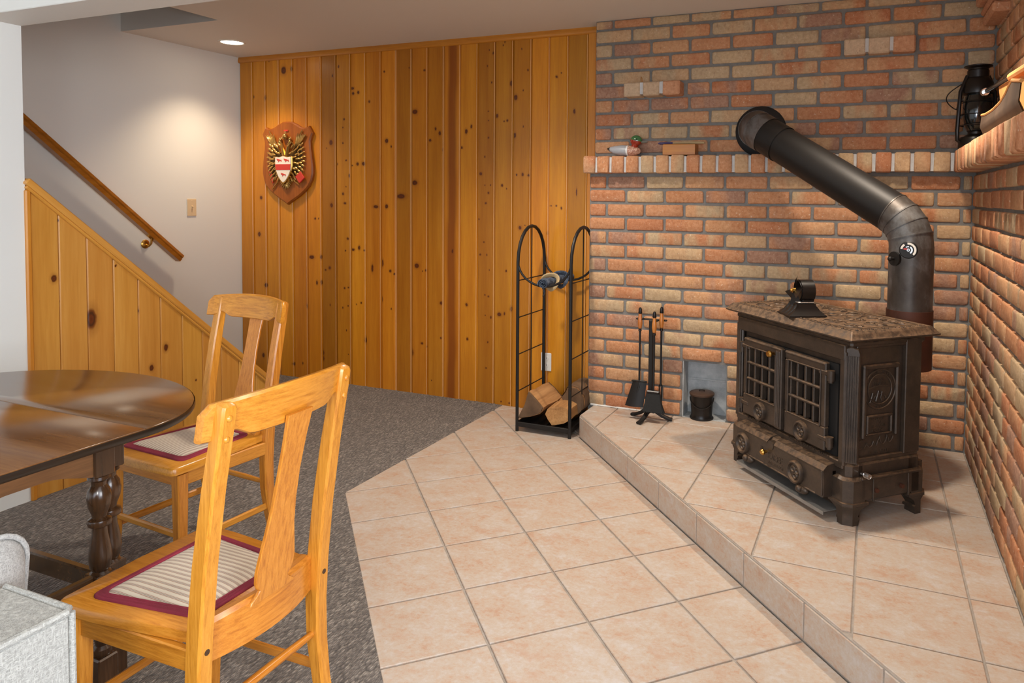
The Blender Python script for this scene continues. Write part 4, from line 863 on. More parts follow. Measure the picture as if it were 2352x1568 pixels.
# ------------------------------------------------------------------ stove pipe
P0 = Vector((0.153, 3.372, 0))
zt1 = 1.175
pipe = thing('stove_pipe', 'black sheet metal stovepipe rising from the stove and slanting into the brick wall', 'stovepipe', (P0.x, P0.y, HZ+.50))
pz = pipe.location.z
WE = Vector((-.572, 3.765, 1.728))                  # elbow centre near the wall
rp = .0885
LC = Vector((P0.x, P0.y, 1.262)); dirn = (WE-LC).normalized()
LT = .095; zt1 = LC.z-LT; RL = LT/math.tan(Vector((0, 0, 1)).angle(dirn)/2)
loc = lambda p: Vector(p)-pipe.location
b = B(); b.cyl((0, 0, .02), (0, 0, .27), rp+.004, n=32); o = b.build('collar', RUST, pipe); o['label'] = 'rust brown collar behind the stove top'
b = B(); b.cyl((0, 0, .26), (0, 0, zt1-pz), rp, n=32, caps=False); b.build('straight_section', PIPE, pipe)
def gored(p, d0, q, d1, n, name, r=rp):
    """mitred elbow made of short gores from direction d0 to d1 around a corner"""
    d0 = d0.normalized(); d1 = d1.normalized(); ang = d0.angle(d1); ax = d0.cross(d1).normalized()
    for i in range(n):
        a0, a1 = ang*i/n, ang*(i+1)/n
        def pt(a):
            # circular arc tangent at p
            rad = q; cen = p + ax.cross(d0)*rad
            return cen + Matrix.Rotation(a, 3, ax) @ (p-cen), Matrix.Rotation(a, 3, ax) @ d0
        rs = []; b = B()
        for a in (a0, a1):
            c, d = pt(a); u = ax; v = d.cross(ax)
            rs.append([b._v(loc(c+r*(math.cos(2*PI*k/32)*u+math.sin(2*PI*k/32)*v)), None) for k in range(32)])
        c, d = pt(a1); u = ax; v = d.cross(ax)
        for dr_, off in ((r+.0022, 0), (r+.0022, .005), (r, .006)):
            rs.append([b._v(loc(c+d*off+dr_*(math.cos(2*PI*k/32)*u+math.sin(2*PI*k/32)*v)), None) for k in range(32)])
        b.rings(rs, (False, False)); b.build(name, PIPE, pipe)
    return pt(ang)
# lower elbow
e_end, e_dir = gored(Vector((P0.x, P0.y, zt1)), Vector((0, 0, 1)), RL, dirn, 4, 'elbow_gore')
UT = .095; tgt = WE - (WE-e_end).normalized()*UT
b = B(); b.tube([loc(e_end), loc(tgt)], rp, 32, caps=False); b.build('slanting_section', BLACKM, pipe)
dd = (tgt-e_end).normalized()
b = B(); b.tube([loc(tgt-dd*.10), loc(tgt+dd*.004)], rp+.0035, 32, caps=False); b.build('coupling', BLACKM, pipe)
u_end, u_dir = gored(tgt, dd, UT/math.tan(dd.angle(Vector((0, 1, 0)))/2), Vector((0, 1, 0)), 3, 'elbow_gore', rp+.006)
b = B(); b.tube([loc(u_end), loc(Vector((u_end.x, 4.0, u_end.z)))], rp+.004, 32, caps=False); b.build('thimble', BLACKM, pipe)
b = B(); Mw = Matrix(((1, 0, 0, u_end.x-pipe.location.x), (0, 0, -1, 4.0-pipe.location.y), (0, 1, 0, u_end.z-pipe.location.z), (0, 0, 0, 1)))
b.lathe([(rp, .0), (rp+.003, .02), (.128, .012), (.135, .008), (.135, 0)], 40, Mw); b.build('wall_flange', BLACKM, pipe)
# damper knob
b = B(); dk = Vector((-.72, -.69, 0)); zz = 1.12-pz
b.cyl(Vector((0, 0, zz))+dk*rp, Vector((0, 0, zz))+dk*(rp+.025), .006, n=10); b.cyl(Vector((0, 0, zz))+dk*(rp-.004), Vector((0, 0, zz))+dk*(rp+.008), .030, n=24)
b.sphere(Vector((0, 0, zz))+dk*(rp+.028), .010, (1, 1, 1), 12, 8); b.build('damper_knob', BLACKM, pipe)
# magnetic thermometer
td = Vector((-.16, -.987, 0)).normalized(); tc = Vector((P0.x, P0.y, 1.160))+td*(rp+.001)
xt = Vector((0, 0, 1)).cross(td).normalized()
Mt = Matrix((xt, Vector((0, 0, 1)), td)).transposed().to_4x4(); Mt.translation = tc
th = thing('pipe_thermometer', 'round dark magnetic thermometer with a white arc dial on the stovepipe', 'thermometer', mat=Mt)
b = B(); b.lathe([(.036, -.002), (.036, .004), (.033, .007), (0, .0075)], 32); b.build('case', BLACKM, th)
b = B()
def arc(r0, r1, a0, a1, z, n=20):
    rs = [[b._v((r*math.cos(R(a0+(a1-a0)*i/n)), r*math.sin(R(a0+(a1-a0)*i/n)), z), None) for r in (r0, r1)] for i in range(n+1)]
    for p, q in zip(rs[:-1], rs[1:]): b.poly([p[0], p[1], q[1], q[0]])
arc(.0225, .0305, -45, 98, .0082); arc(.0225, .0305, 125, 172, .0082)
b.build('dial_band', ENAMELW, th)
b = B(); arc(.011, .017, -60, 60, .0082); arc(.012, .016, 80, 130, .0082); arc(.003, .006, 0, 360, .0085); b.build('dial_marks', STEEL, th)
b = B(); b.box((-.011, .004, .0084), (.014, .005, .001)); b.build('pointer', RED, th)

# ------------------------------------------------------------------ stove fan
fan = thing('stove_fan', 'small black heat-powered fan on top of the cast iron stove', 'fan', (-.268, 3.170, HZ+.7465), R(28)); fan.scale = (1.13, 1.13, 1.13)
b = B(); rs = []
for z, hx, hy in ((0, .070, .060), (.004, .070, .060), (.018, .052, .050), (.040, .036, .040), (.046, .036, .040)):
    rs.append([b._v((x*hx, y*hy, z), None) for x, y in ((-1, -1), (1, -1), (1, 1), (-1, 1))])
b.rings(rs, smooth=False)
for y in (-.03, .0, .03): b.tube([(-.066, y, .004), (-.05, y, .018), (-.034, y, .042)], .004, 6)
b.build('base', BLACK, fan)
B().box((0, 0, .050), (.064, .074, .006), .002).build('cold_plate', STEEL, fan)
b = B(); b.cyl((-.016, 0, .090), (.034, 0, .090), .042, n=28); b.cyl((-.020, 0, .090), (-.016, 0, .090), .038, n=28); b.box((.012, 0, .056), (.046, .060, .012), .004); b.build('body', BLACK, fan)
b = B()
for i in range(5):
    M = Matrix.Translation((-.032, 0, .092)) @ Matrix.Rotation(i*2*PI/5+.4, 4, 'X')
    V = b.grid(lambda u, v: ((-.010+.020*v)*(.4+u), (-.016+.036*v)*(.5+.7*u), .006+.046*u), 4, 3, M)
b.build('blade', BLACK, fan)
b = B(); b.cyl((-.040, 0, .092), (-.014, 0, .092), .009, n=14); b.sphere((-.042, 0, .092), .006, (1, 1, 1), 10, 6); b.build('hub', BRASS, fan)

# ------------------------------------------------------------------ ash bucket in the niche
ab = thing('ash_bucket', 'small black lidded ash bucket in the wall niche', 'bucket', (-.862, 3.972, HZ), 0.2)
b = B(); b.lathe([(.060, 0), (.064, .002), (.058, .02), (.058, .03), (.0655, .135), (.067, .138), (.064, .138)], 32); b.build('body', BLACK, ab)
b = B(); b.lathe([(.069, .134), (.070, .143), (.062, .148), (.02, .152), (0, .152)], 32); o = b.build('lid', plain('brown_lid', (78, 58, 46), 0.5, 0.3, var=0.2), ab); o['label'] = 'brownish round lid'
b = B(); b.tube([(-.012, 0, .150), (-.012, 0, .160), (.012, 0, .160), (.012, 0, .150)], .004, 8); b.build('lid_handle', BLACK, ab)
b = B(); b.tube([(.066*math.cos(t), .066*math.sin(t), .118-.05*abs(math.sin(t))) for t in [PI+i*PI/12 for i in range(13)]], .0022, 6); b.build('bail_handle', BLACK, ab)
b = B(); b.lathe([(.0605, 0), (.066, .001), (.066, .008), (.0605, .010)], 32); b.build('foot_ring', BLACKM, ab)

# ------------------------------------------------------------------ fireplace tools
TX, TY = -1.118, 3.826
tsd = thing('fireplace_tool_stand', 'black iron tool stand with splayed feet against the brick wall', 'stand', (TX, TY, HZ))
b = B()
b.box((0, 0, .30), (.024, .024, .52), .003); b.build('post', BLACKM, tsd)
for a in (R(-105), R(10), R(165)):
    c, s = math.cos(a), math.sin(a)
    b = B(); b.sweep([(0, 0, .052), (.030*c, .030*s, .050), (.065*c, .065*s, .026), (.10*c, .10*s, .012), (.122*c, .122*s, .009)], (-s, c, 0), [.024, .024, .022, .026, .030], [.022, .022, .018, .016, .014], bev=.004)
    b.build('leg', BLACKM, tsd)
b = B(); b.box((0, 0, .560), (.175, .020, .008), .002); b.box((.012, -.03, .560), (.02, .06, .008), .002)
for p in ((-.058, -.022), (.033, -.050), (.060, -.010)): b.tube([(p[0]-.014, p[1]+.012, .562), (p[0]-.012, p[1]-.008, .562), (p[0]+.012, p[1]-.008, .562), (p[0]+.014, p[1]+.012, .562)], .004, 6)
b.build('hook_bar', BLACKM, tsd)
HANDLE = wood('tool_handle', (150, 84, 34), (182, 110, 48), (200, 130, 64), 'Z', 0.3, 1.2, 0.5, 0.1)
def tool(name, label, cat, px, py, zt, rod_bottom):
    t = thing(name, label, cat, (TX+px, TY+py, HZ))
    b = B(); b.lathe([(.005, zt-.135), (.010, zt-.130), (.008, zt-.120), (.010, zt-.115)], 14); b.build('ferrule', BLACK, t); b = B(); b.lathe([(.009, zt-.036), (.0115, zt-.030), (.0095, zt-.020), (.010, zt-.014), (.006, zt-.002), (0, zt)], 14); b.build('finial', BLACK, t)
    b = B(); b.lathe([(.009, zt-.118), (.011, zt-.105), (.0135, zt-.090), (.0125, zt-.07), (.0095, zt-.045), (.009, zt-.034)], 18); o = b.build('handle', HANDLE, t); o['label'] = 'turned amber wooden handle'
    b = B(); b.cyl((0, 0, rod_bottom), (0, 0, zt-.13), .0058, n=10); b.build('rod', BLACKM, t)
    return t
t1 = tool('fireplace_shovel', 'iron ash shovel with wooden handle, hanging leftmost on tool stand', 'shovel', -.058, -.026, .628, .19)
b = B()
V = b.grid(lambda u, v: ((-.5+u)*(.080+.025*v)-.025*v, .006-.012*math.sin(PI*u)-.02*v, .210-.135*v), 6, 6)
V2 = b.grid(lambda u, v: ((-.5+u)*(.080+.025*v)-.025*v, .010-.012*math.sin(PI*u)-.02*v, .210-.135*v), 6, 6)
b.tube([(0, 0, .205), (0, -.006, .19), (-.01, -.008, .15)], .007, 8); b.tube([(-.045, .008, .212), (-.02, .0, .216), (.02, 0, .216), (.042, .008, .212)], .006, 6); b.build('pan', BLACKM, t1)
t2 = tool('fireplace_broom', 'hearth broom with flared black bristles and wooden handle on tool stand', 'broom', .033, -.058, .616, .17)
b = B(); b.box((0, 0, .172), (.076, .028, .018), .005); b.build('bristle_head', BLACK, t2)
b = B(); rg = random.Random(4)
for i in range(60):
    x = rg.uniform(-.036, .036); y = rg.uniform(-.011, .011); b.tube([(x, y, .168), (x*1.25, y*1.2, .11), (x*1.58+.006, y*1.6, .058+.004*rg.random())], .0030, 4)
b.box((0, 0, .135), (.074, .018, .06), .003)
rs = [[b._v((x*w_, y*d_, z), None) for x, y in ((-1, -1), (1, -1), (1, 1), (-1, 1))] for z, w_, d_ in ((.166, .037, .012), (.11, .046, .014), (.064, .058, .017))]
b.rings(rs, smooth=False); br_ = b.build('bristles', plain('bristle_black', (28, 28, 27), 0.8, bump=0.8, bscale=250), t2); br_['kind'] = 'stuff'
t3 = tool('fireplace_poker', 'iron fire tongs with wooden handle, rightmost on tool stand', 'tongs', .062, -.018, .638, .20)
b = B()
for s in (-1, 1): b.tube([(0, 0, .215), (s*.008, 0, .20), (s*.006, 0, .12), (s*.002, 0, .08)], .004, 6)
b.build('jaw', BLACKM, t3)

# ------------------------------------------------------------------ firewood rack and logs
RK = (-1.715, 3.875)
rack = thing('firewood_rack', 'tall black steel firewood rack with arched ends beside the brick wall', 'rack', (RK[0], RK[1], 0))
rw, rd = .166, .180          # half width, half depth
HZT = .93
tb = .0085
for sx in (-1, 1):
    b = B(); pts = [(sx*rw, -rd, 0)]
    za = 1.0
    pts += [(sx*rw, -rd, z) for z in (.3, .6, .88)]
    for i in range(13):
        a = PI-PI*i/12; pts.append((sx*rw, rd*math.cos(a)*1.0, .985+.205*math.sin(a)))
    pts += [(sx*rw, rd, z) for z in (.88, .6, .3, 0)]
    b.tube(pts, tb*1.15, 10); b.build('end_arch', BLACKM, rack)
    b = B(); b.tube([(sx*rw, 0, .03), (sx*rw, 0, 1.185)], .0036, 6)
    for z in (.235, .45, .665, .88): b.tube([(sx*rw, -rd, z), (sx*rw, rd, z)], .0034, 6)
    b.build('wire_grid', BLACKM, rack)
for sy in (-1, 1):
    b = B(); pts = []
    for i in range(17):
        a = PI+PI*i/16; pts.append((rw*math.cos(a), sy*rd, .995+.140*math.sin(a)))
    b.tube(pts, tb*.8, 8); b.build('drooping_bar', BLACKM, rack)
    b = B(); b.box((0, sy*rd, .045), (2*rw, .012, .028), .003); b.build('base_rail', BLACKM, rack)
for sx in (-1, 1):
    B().box((sx*rw, 0, .045), (.012, 2*rd, .028), .003).build('base_rail', BLACKM, rack)
b = B(); b.box((0, 0, .040), (2*rw-.012, 2*rd-.012, .005))
for i in range(5): b.box((-rw+.055*(i+1), 0, .044), (.010, 2*rd-.02, .008), .002)
b.build('base_tray', BLACKM, rack)
def log(name, label, loc, rot, poly, L, split_faces=True):
    M = Euler(rot).to_matrix().to_4x4(); M.translation = Vector(loc)
    t = thing(name, label, 'log', mat=M, group='firewood logs in the rack'); rg = random.Random(len(label))
    b = B(); n = len(poly); rs = []; m = 7
    for i in range(m+1):
        y = -L/2+L*i/m; k = 1+rg.uniform(-.03, .03); rs.append([b._v((x*k+rg.uniform(-.002, .002), y+(rg.uniform(-.006, .006) if i in (0, m) else 0), z*k+rg.uniform(-.002, .002)), None) for x, z in poly])
    b.rings(rs, smooth=False); b.build('split_wood', SPLIT, t)
    return t
def wedge(r, a0, a1, n=7, jit=.0):
    return [(0, 0)]+[(r*math.cos(R(a0+(a1-a0)*i/n)), r*math.sin(R(a0+(a1-a0)*i/n))) for i in range(n+1)]
def logb(t, r, a0, a1, L, n=8):
    b = B(); rg = random.Random(int(r*1e4)); m = 8
    V = [[b._v(((r+rg.uniform(.002, .008))*math.cos(R(a0+(a1-a0)*j/n)), -L/2+L*i/m, (r+rg.uniform(.002, .008))*math.sin(R(a0+(a1-a0)*j/n))), None) for j in range(n+1)] for i in range(m+1)]
    for i in range(m):
        for j in range(n): b.poly([V[i][j], V[i+1][j], V[i+1][j+1], V[i][j+1]])
    b.build('bark', BARK, t)
ENDG = plain('weathered_log_end', (104, 80, 58), 0.95, bump=0.8, bscale=90, var=0.35)
def log_end(t, poly, L, k=.97):
    rg = random.Random(3)
    for s_ in (-1, 1):
        b = B(); y = s_*(L/2+.010); c = b._v((sum(p[0] for p in poly)/len(poly), y+s_*.004, sum(p[1] for p in poly)/len(poly)), None)
        ring = [b._v((x*k, y+s_*rg.uniform(0, .004), z*k), None) for x, z in poly]; ring0 = [b._v((x*k, y-s_*.010, z*k), None) for x, z in poly]
        for a in range(len(ring)): b.poly([ring[a], ring[(a+1) % len(ring)], c]); b.poly([ring0[a], ring0[(a+1) % len(ring)], ring[(a+1) % len(ring)], ring[a]])
        b.build('sawn_end', ENDG, t, ang=20)
pl1 = [(-.022, .082), (.020, .050), (.073, .0), (.066, -.022), (.044, -.041), (-.010, -.062), (-.088, -.082), (-.080, -.060), (-.046, .003)]
l1 = log('firewood_log', 'split log with a pale flat top, leaning upper left in the black rack', (-1.792, 3.845, .152), (R(0), 0, R(-3)), pl1, .24); log_end(l1, pl1, .24)
b = B(); b.grid(lambda u, v: (-.010-.082*u+.004*math.sin(9*v), -.115+.23*v, -.066-.022*u), 3, 8); b.build('bark', BARK, l1)
pl2 = [(-.072, .008), (-.055, .042), (-.005, .060), (.050, .058), (.076, .044), (.080, -.012), (.040, -.036), (-.010, -.048), (-.030, -.050), (-.052, -.020)]
l2 = log('firewood_log', 'rough split log with a chewed tan end, lowest in the black rack', (-1.650, 3.850, .108), (0, 0, R(4)), pl2, .26)
pl3 = [(.075*math.cos(R(a))*(.9+.12*math.sin(a*3)), .085*math.sin(R(a))) for a in range(0, 360, 24)]
l3 = log('firewood_log', 'bark-covered log standing behind the others at right of the rack', (-1.600, 3.965, .172), (R(4), 0, 0), pl3, .18)
b = B(); b.rings([[b._v((x*1.05+random.uniform(-.003, .003), y, z*1.05+random.uniform(-.003, .003)), None) for x, z in pl3] for y in (-.086, -.06, -.03, 0, .03, .06, .086)], (False, False), smooth=False); b.build('bark', BARK, l3); log_end(l3, pl3, .18)
# rolled denim log carrier lying on the drooping bars
lc = thing('log_carrier', 'rolled blue denim log carrier lying across the rack bars', 'log carrier', (RK[0]+.0, RK[1], .872), R(0))
b = B(); pts = []; nn = 46
prof_o = []; prof_i = []
for i in range(nn):
    a = i/nn*2*PI*2.6; r = .010+.0095*a/(2*PI); prof_o.append((r*math.cos(a), r*math.sin(a))); prof_i.append(((r-.005)*math.cos(a), (r-.005)*math.sin(a)))
pl = prof_o+prof_i[::-1]
rs = [[b._v((x*(1+.05*math.sin(k*2)), -.20+.40*k/8, z*(.9+.06*math.sin(k*1.7))), None) for x, z in pl] for k in range(9)]
b.rings(rs, smooth=True); b.build('rolled_cloth', DENIM, lc)
for yy in (-.09, .05):
    b = B(); b.tube([(.045*math.cos(a), yy+.02*math.sin(a*2), .042*math.sin(a)) for a in [i*PI/10 for i in range(20)]], .007, 8, closed=True, flat=2.0); b.build('webbing_strap', TAN if yy < 0 else DENIM, lc)
b = B(); b.grid(lambda u, v: (-.006+.012*math.sin(v*3), -.196+.02*u, -.026-.045*v), 2, 6); b.build('hanging_end', DENIM, lc)
# ------------------------------------------------------------------ dining chairs (one built, one copied)
def make_chair(name, label, loc, rz):
    t = thing(name, label, 'chair', loc, rz, 'oak dining chairs with striped seats')
    ZS = .447
    post = [(-.240, 0), (-.222, .06), (-.205, .14), (-.192, .24), (-.190, .34), (-.197, .45), (-.214, .60), (-.240, .76), (-.268, .90), (-.274, .936)]
    px = lambda z: next((a[0]+(b[0]-a[0])*(z-a[1])/(b[1]-a[1])) for a, b in zip(post[:-1], post[1:]) if a[1] <= z <= b[1])
    for s in (-1, 1):
        b = B(); P = [(x, s*.176, z) for x, z in post]
        ext = P+[(P[-1][0]-.003, s*.176, .944), (P[-1][0]-.004, s*.176, .947)]
        b.sweep(ext, (0, 1, 0), [.034]*3+[.038]*7+[.032, .018], [.030, .033, .037, .041, .043, .043, .041, .037, .033, .032, .026, .014], bev=.005)
        leg = b.build('rear_leg', OAK['Z'], t)
        for z in (.872, .916): B().sphere((px(z)-.0165, s*.178, z), .0075, (.7, 1, 1), 10, 6).build('screw_plug', OAK['Y'], leg)
        b = B(); b.cyl((px(.415)-.0225, s*.176, .415), (px(.415)-.0205, s*.176, .415), .0065, n=12); b.build('bolt_head', plain('dark_bolt', (70, 46, 28), 0.5), leg)
        b = B(); b.sweep([(.168, s*.180, .415), (.168, s*.180, .30), (.170, s*.181, .15), (.176, s*.184, .05), (.182, s*.187, 0)], (0, 1, 0), [.040, .038, .033, .030, .030], [.040, .038, .033, .030, .031], bev=.004); b.build('front_leg', OAK['Z'], t)
        b = B(); b.sweep([(.168, s*.180, .165), (-.197, s*.177, .165)], (0, 1, 0), .012, .026, bev=.004); b.build('side_stretcher', OAK['X'], t)
        b = B(); b.box((-.010, s*.183, .395), (.345, .018, .048), .003); b.build('side_apron', OAK['X'], t)
    b = B(); b.box((.170, 0, .395), (.018, .35, .048), .003); b.build('front_apron', OAK['Y'], t)
    b = B(); b.sweep([(.172, .18, .20), (.172, -.18, .20)], (1, 0, 0), .014, .024, bev=.005); b.build('front_stretcher', OAK['Y'], t)
    b = B(); b.tube([(px(.255), -.176, .255), (px(.255), -.06, .257), (px(.255), .06, .257), (px(.255), .176, .255)], [.008, .0105, .0105, .008], 12); b.build('rear_stretcher', OAK['Y'], t)
    # seat: four boards round an upholstered panel
    out = [(-.188, -.172), (.10, -.203), (.185, -.206)]
    for i in range(5): a = -PI/2+i*PI/8; out.append((.190+.022*math.cos(a), -.184+.022*math.sin(a)))
    out += [(.220, 0)]
    full = out+[(x, -y) for x, y in out[::-1][1:]]
    b = B(); b.prism(full, ZS-.026, ZS, bev=.005); seat = b.build('seat', OAK['X'], t, ang=50)
    b = B(); b.prism([(.150, -.2062), (.168, -.2064), (.168, -.150), (.150, -.150)], ZS-.024, ZS+.0008); b.prism([(.150, .2062), (.168, .2064), (.168, .150), (.150, .150)], ZS-.024, ZS+.0008)
    # rear seat rail, bowed backward with a raised middle
    b = B(); rs = []
    for i in range(17):
        y = -.158+.316*i/16; q = 1-(y/.158)**2; x0 = -.190-.030*q
        rs.append([b._v(p, None) for p in ((x0, y, .372), (x0, y, ZS+.004+.010*q), (x0+.010, y, ZS+.012+.010*q), (x0+.030, y, ZS+.010+.006*q), (x0+.040, y, ZS+.002), (x0+.040, y, .372))])
    b.rings(rs, smooth=False); b.build('rear_seat_rail', OAK['Y'], t)
    def inset(k):
        q = [(-.140+k, -.125+k*.9), (.135-k, -.152+k*.9)]
        o = []
        for (x, y) in q: o.append((x, y))
        pts = []
        c = .030
        P4 = [(-.148+k, -.132+k), (.150-k, -.166+k), (.150-k, .166-k), (-.148+k, .132-k)]
        for i in range(4):
            p0 = Vector(P4[i-1]); p1 = Vector(P4[i]); p2 = Vector(P4[(i+1) % 4]); a = p1+(p0-p1).normalized()*c; d = p1+(p2-p1).normalized()*c
            for j in range(6):
                s_ = j/5; pts.append(tuple(((1-s_)**2)*a+2*s_*(1-s_)*p1+s_*s_*d))
        return pts
    b = B(); rs = []
    for k, z in ((.012, ZS), (.014, ZS+.004), (.030, ZS+.010), (.050, ZS+.014), (.068, ZS+.0155), (.085, ZS+.0165)): rs.append([b._v((x, y, z), None) for x, y in inset(k)])
    b.rings(rs); pad = b.build('seat_pad', STRIPE, t, ang=80); pad['label'] = 'striped upholstered seat panel'
    b = B(); rs = []
    for k, z in ((-.004, ZS), (-.004, ZS+.004), (.0, ZS+.0065), (.0035, ZS+.0045), (.007, ZS+.0085), (.0105, ZS+.006), (.0145, ZS+.009), (.0165, ZS+.006), (.016, ZS+.001)): rs.append([b._v((x, y, z), None) for x, y in inset(k)])
    b.rings(rs, (False, False)); g = b.build('braid_trim', GIMP, pad, ang=80); g['label'] = 'maroon braid edging'
    # crest rail
    b = B(); rs = []; n = 32
    for i in range(n+1):
        u = -1+2*i/n; y = .212*u; a = abs(u)
        zt = .958-.012*a*a-(.016*((a-.93)/.07)**2 if a > .93 else 0)
        if a > .84: zb = .868
        elif a > .74: zb = .868+.016*(.84-a)/.10
        elif a > .50: zb = .884-.020*(1-math.cos((.74-a)/.24*PI))/2
        else: zb = .864
        xc = -.262+.016+(-.046)*(1-u*u); sl = -.20
        ring = []
        for z, o in ((zb, -.006), (zb+.003, -.010), (zt-.006, -.010), (zt, -.004), (zt, .004), (zt-.006, .010), (zb+.003, .010), (zb, .006)):
            ring.append(b._v((xc+o+sl*(z-.91), y, z), None))
        rs.append(ring)
    b.rings(rs, smooth=True); b.build('crest_rail', OAK['Y'], t, ang=40)
    # splat
    b = B(); rs = []
    W = [(.452, .066), (.458, .064), (.470, .048), (.478, .042), (.486, .050), (.500, .056), (.525, .058), (.560, .052), (.61, .043), (.67, .036), (.74, .033), (.82, .034), (.885, .038)]
    for z, hw in W:
        x = px(z)-.020-.019*(z-.45)/.43; rs.append([b._v(p, None) for p in ((x-.005, -hw+.002, z), (x-.005, hw-.002, z), (x-.003, hw, z), (x+.003, hw, z), (x+.005, hw-.002, z), (x+.005, -hw+.002, z), (x+.003, -hw, z), (x-.003, -hw, z))])
    b.rings(rs, smooth=False); b.build('splat', OAK['Z'], t)
    return t
def copy_tree(o, parent=None):
    c = o.copy(); COL.objects.link(c)
    if parent: c.parent = parent
    for ch in list(o.children): copy_tree(ch, c)
    return c
ch1 = make_chair('dining_chair', 'golden oak dining chair seen from behind, closest to the pale tiled floor', (-1.474, 1.228, 0), R(181))
ch2 = copy_tree(ch1); ch2.location = (-2.322, 1.894, 0); ch2.rotation_euler = (0, 0, R(-94))
ch2['label'] = 'oak dining chair facing the round table, in front of the panelled stair side'

# ------------------------------------------------------------------ dining table
TC = (-2.30, 1.303); TA, TB = .540, .388
tab = thing('dining_table', 'dark stained oval dining table with turned legs and scalloped apron', 'table', (-2.30, 1.10, 0))
tl = lambda x, y: (x+2.30, y-1.10)
def half(y0, sgn, bb): return [tl(TC[0]+TA*math.cos(PI*i/32), y0+sgn*bb*math.sin(PI*i/32)) for i in range(33)]
ztop = .745
TOPW = wood('walnut_top', (84, 54, 28), (108, 72, 38), (128, 88, 48), 'X', 0.20, 1.2, 0.6, 0.06)
EDGEW = plain('shaded_table_edge', (34, 26, 19), 0.3, 0.0, 0.3)  # shade on the side of the top, put into the rim colour
def top_piece(pl, name):
    b = B(); b.prism(pl, ztop-.021, ztop, bev=.002); return b.build(name, TOPW, tab, ang=50)
top_piece(half(1.304, 1, TB), 'table_end'); top_piece(half(.938, -1, .30)[::-1], 'table_end')
top_piece([tl(TC[0]+TA, .940), tl(TC[0]+TA, 1.3025), tl(TC[0]-TA, 1.3025), tl(TC[0]-TA, .940)], 'table_leaf')
rim = [tl(TC[0]+TA*math.cos(PI*i/32), 1.304+TB*math.sin(PI*i/32)) for i in range(33)]+[tl(TC[0]-TA*math.cos(PI*i/32), .938-.30*math.sin(PI*i/32)) for i in range(33)]
b = B(); n = len(rim); cen = Vector((0, .02, 0)); rs = []
for k_, z in ((1.0035, ztop-.003), (1.006, ztop-.007), (1.006, ztop-.016), (1.0, ztop-.0225), (.985, ztop-.0225), (.985, ztop-.0205)):
    rs.append([b._v((x*k_, .02+(y-.02)*k_, z), None) for x, y in rim])
b.rings(rs, (False, False), smooth=False); o = b.build('shaded_edge_band', EDGEW, tab, ang=50); o['label'] = 'rounded table edge with shade painted in'
lx, ly0, ly1 = .375, .90, 1.285
def table_leg(x, y, name='leg'):
    b = B(); X, Y = tl(x, y)
    b.box((X, Y, .660), (.056, .056, .118), .003)
    M = Matrix.Translation((X, Y, 0))
    b.lathe([(.020, .604), (.026, .600), (.027, .592), (.019, .585), (.018, .574), (.027, .560), (.030, .540), (.027, .516), (.019, .494), (.018, .486), (.028, .480), (.030, .472), (.028, .464), (.018, .458), (.019, .440), (.026, .40), (.0285, .375), (.026, .350), (.020, .338), (.026, .332)], 20, M)
    b.box((X, Y, .290), (.056, .056, .084), .003)
    b.lathe([(.026, .250), (.020, .244), (.026, .225), (.024, .18), (.016, .130), (.024, .122), (.025, .112), (.020, .100)], 20, M)
    b.box((X, Y, .055), (.056, .056, .094), .004); b.lathe([(.018, 0), (.020, .01), (.018, .01)], 12, M)
    return b.build(name, WAL['Z'], tab)
xl_, xr_ = -2.30-lx, -2.30+lx
for x in (xl_, xr_):
    for y in (ly0, ly1): table_leg(x, y)
table_leg(-1.962, 1.338, 'gate_leg')
def apron(p, q, name='apron'):
    p, q = Vector((*tl(*p), 0)), Vector((*tl(*q), 0)); L_ = (q-p).length; d = (q-p)/L_; nrm = Vector((-d.y, d.x, 0))
    pl = [(0, .722), (L_, .722), (L_, .604)]
    for i in range(1, 24):
        t = 1-i/24; w_ = min(t, 1-t)*L_; q_ = min(1, w_/.15); zz = .604+.034*q_*q_*(3-2*q_)
        pl.append((t*L_, zz))
    pl.append((0, .604))
    M = Matrix((d, Vector((0, 0, 1)), nrm)).transposed().to_4x4(); M.translation = p
    return B().prism(pl, -.009, .009, M).build(name, APR, tab)
APR = wood('walnut_apron', (92, 60, 34), (124, 84, 50), (148, 104, 64), 'Y', 0.35, 1.2, 0.4, 0.1)
apron((xr_+.012, ly0), (xr_+.012, ly1)); apron((xl_-.012, ly0), (xl_-.012, ly1)); apron((xl_, ly1+.012), (xr_, ly1+.012)); apron((xl_, ly0-.012), (xr_, ly0-.012))
def strch(p, q):
    b = B(); p, q = tl(*p), tl(*q); b.sweep([(*p, .305), (*q, .305)], (Vector((q[1]-p[1], -(q[0]-p[0]), 0))), .022, .055, bev=.004); b.build('stretcher', WAL['Y'], tab)
strch((xr_, ly0), (xr_, ly1)); strch((xl_, ly0), (xl_, ly1)); strch((xl_, ly1), (xr_, ly1)); strch((xl_, ly0), (xr_, ly0))

